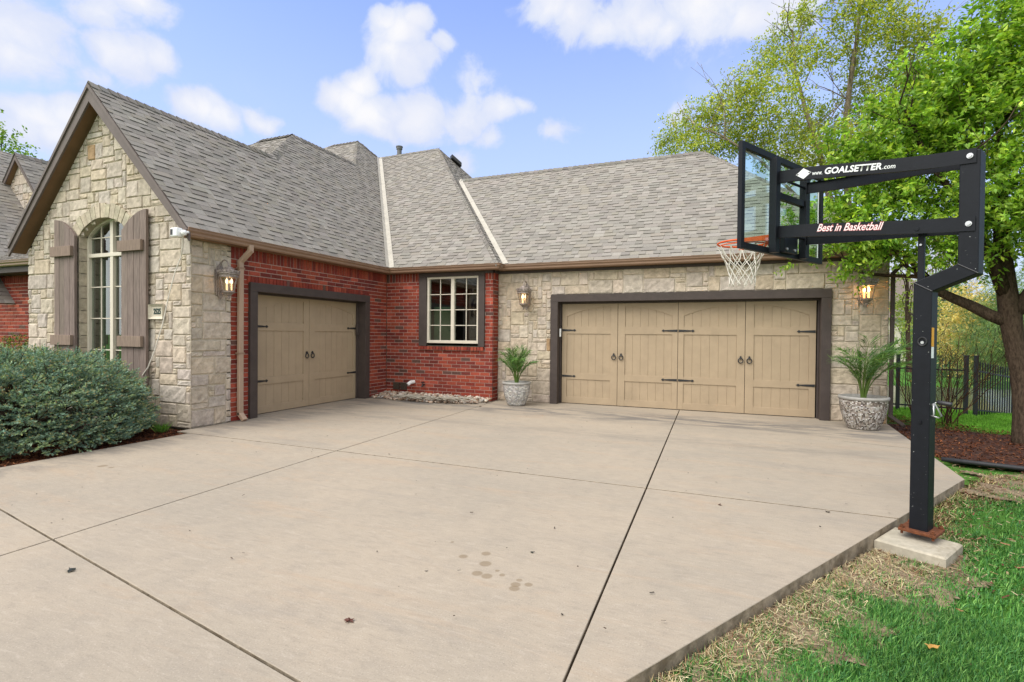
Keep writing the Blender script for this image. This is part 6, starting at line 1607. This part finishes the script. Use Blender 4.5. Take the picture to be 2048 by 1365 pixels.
far_tree('yellow_tree', 'small tree in pale yellow spring leaf across the pond', 1945, 742, 34, [(1945, 610, .9), (1935, 640, 1.1), (1960, 650, 1.0), (1928, 680, 1.2), (1955, 700, 1.2), (1975, 640, .6)], 700, 16, (.13, .07), [(222, 200, 124), (208, 184, 112), (228, 212, 146), (196, 184, 110)], .95, .12)
far_tree('leafing_tree', 'slender tree in thin yellow-green leaf in front of the far house', 1818, 745, 24, [(1812, 500, .7), (1800, 540, .8), (1825, 570, .8), (1805, 600, .8), (1830, 640, .6), (1810, 640, .5), (1795, 470, .6)], 260, 12, (.10, .06), [(164, 180, 74), (146, 164, 66), (180, 190, 96)], .85, .09, branches=14)
far_tree('bare_tree', 'leafless grey tree standing beyond the pond', 1890, 740, 52, [(1890, 520, 1), (1870, 560, 1), (1910, 550, 1), (1880, 590, 1), (1925, 590, 1)], 0, 0, (.1, .1), PINE, 1, .16, 'bare', branches=10)
far_tree('yellow_green_tree', 'yellow-green budding tree across the pond beside the basketball post', 1862, 740, 45, [(1860, 640, 1.2), (1850, 670, 1.5), (1870, 690, 1.5), (1845, 705, 1.3)], 380, 16, (.16, .09), [(146, 172, 74), (130, 156, 66), (164, 186, 90)], .85, .15)
far_tree('green_tree', 'leafy green tree showing over the roof of the small stone gable', -15, 560, 34, [(2, 300, .7), (-30, 320, 1.3), (12, 335, .7), (-15, 360, 1.2), (28, 350, .5), (-50, 280, 1.2), (60, 322, .35), (88, 330, .25), (5, 275, .4)], 330, 16, (.16, .09), GREENS, .7, .2)
# belt of trees that closes the horizon
def belt():
    L_ = []
    for k in range(70):
        x = rng.uniform(10, 95); y = rng.uniform(78, 96); r = rng.uniform(2.0, 3.4); L_.append((x, y, rng.uniform(.5, 4.2), r))
    Q_, c2_, _, _ = crown_leaves(L_, 3800, 9, 1.5, .55, .34, [(142, 162, 100), (126, 146, 94), (168, 176, 116), (150, 148, 112), (118, 138, 96)], .95, .2)
    return Q_, c2_
Q, cc = belt(); o = quads('tree_belt', Q, cc, M['leaf']); struct(o, 'stuff'); o['label'] = 'far belt of spring trees along the horizon'
# house across the pond
nh = thing('far_house', 'pale two-storey house with arched windows across the pond', 'house', (13.5, 58, -.7))
wallc = mat('far_house_wall', lin((214, 204, 188), .72), .9, var=.06); roofc = mat('far_house_roof', lin((128, 116, 106), .7), .95, var=.1)
b = MB(); b.box((8, 58, -1.2), (19.5, 68, 4.7)); b.box((12.6, 56.6, -1.2), (17.2, 58.01, 3.2)); b.build('wall', wallc, nh)
b = MB(); e_ = .5
b.prism([(8 - e_, 58 - e_, 4.7), (19.5 + e_, 58 - e_, 4.7), (16, 62.9, 8.0), (11.5, 62.9, 8.0)], (0, 0, .12)); b.prism([(8 - e_, 68 + e_, 4.7), (11.5, 63.1, 8.0), (16, 63.1, 8.0), (19.5 + e_, 68 + e_, 4.7)], (0, 0, .12)); b.prism([(19.5 + e_, 58 - e_, 4.7), (19.5 + e_, 68 + e_, 4.7), (16, 63, 8)], (0, 0, .12)); b.prism([(8 - e_, 58 - e_, 4.7), (11.5, 63, 8), (8 - e_, 68 + e_, 4.7)], (0, 0, .12))
b.prism([(12.2, 56.2, 3.2), (17.6, 56.2, 3.2), (14.9, 58.2, 4.6)], (0, 0, .1)); b.build('roof', roofc, nh)
for (x, y, z0_, w_, h_, ar) in ((13.6, 56.58, .4, 1.1, 1.5, .4), (15.6, 56.58, .4, 1.1, 1.5, .4), (9.6, 57.98, 1.2, 1.4, 1.6, 0), (11.2, 57.98, 2.9, 1.1, 1.2, 0), (14.2, 57.98, 3.3, 1.0, 1.1, 0), (18.2, 57.98, 2.9, 1.1, 1.2, 0), (18.3, 57.98, .2, 1.3, 1.6, 0)):
    b = MB(); pts = [(x - w_ / 2, y, z0_), (x + w_ / 2, y, z0_), (x + w_ / 2, y, z0_ + h_)] + ([(x + w_ / 2 * math.cos(q), y, z0_ + h_ + ar * math.sin(q)) for q in np.linspace(.3, 2.84, 6)] if ar else []) + [(x - w_ / 2, y, z0_ + h_)]
    b.prism(pts, (0, -.04, 0)); b.build('window', M['roomdark'], nh)
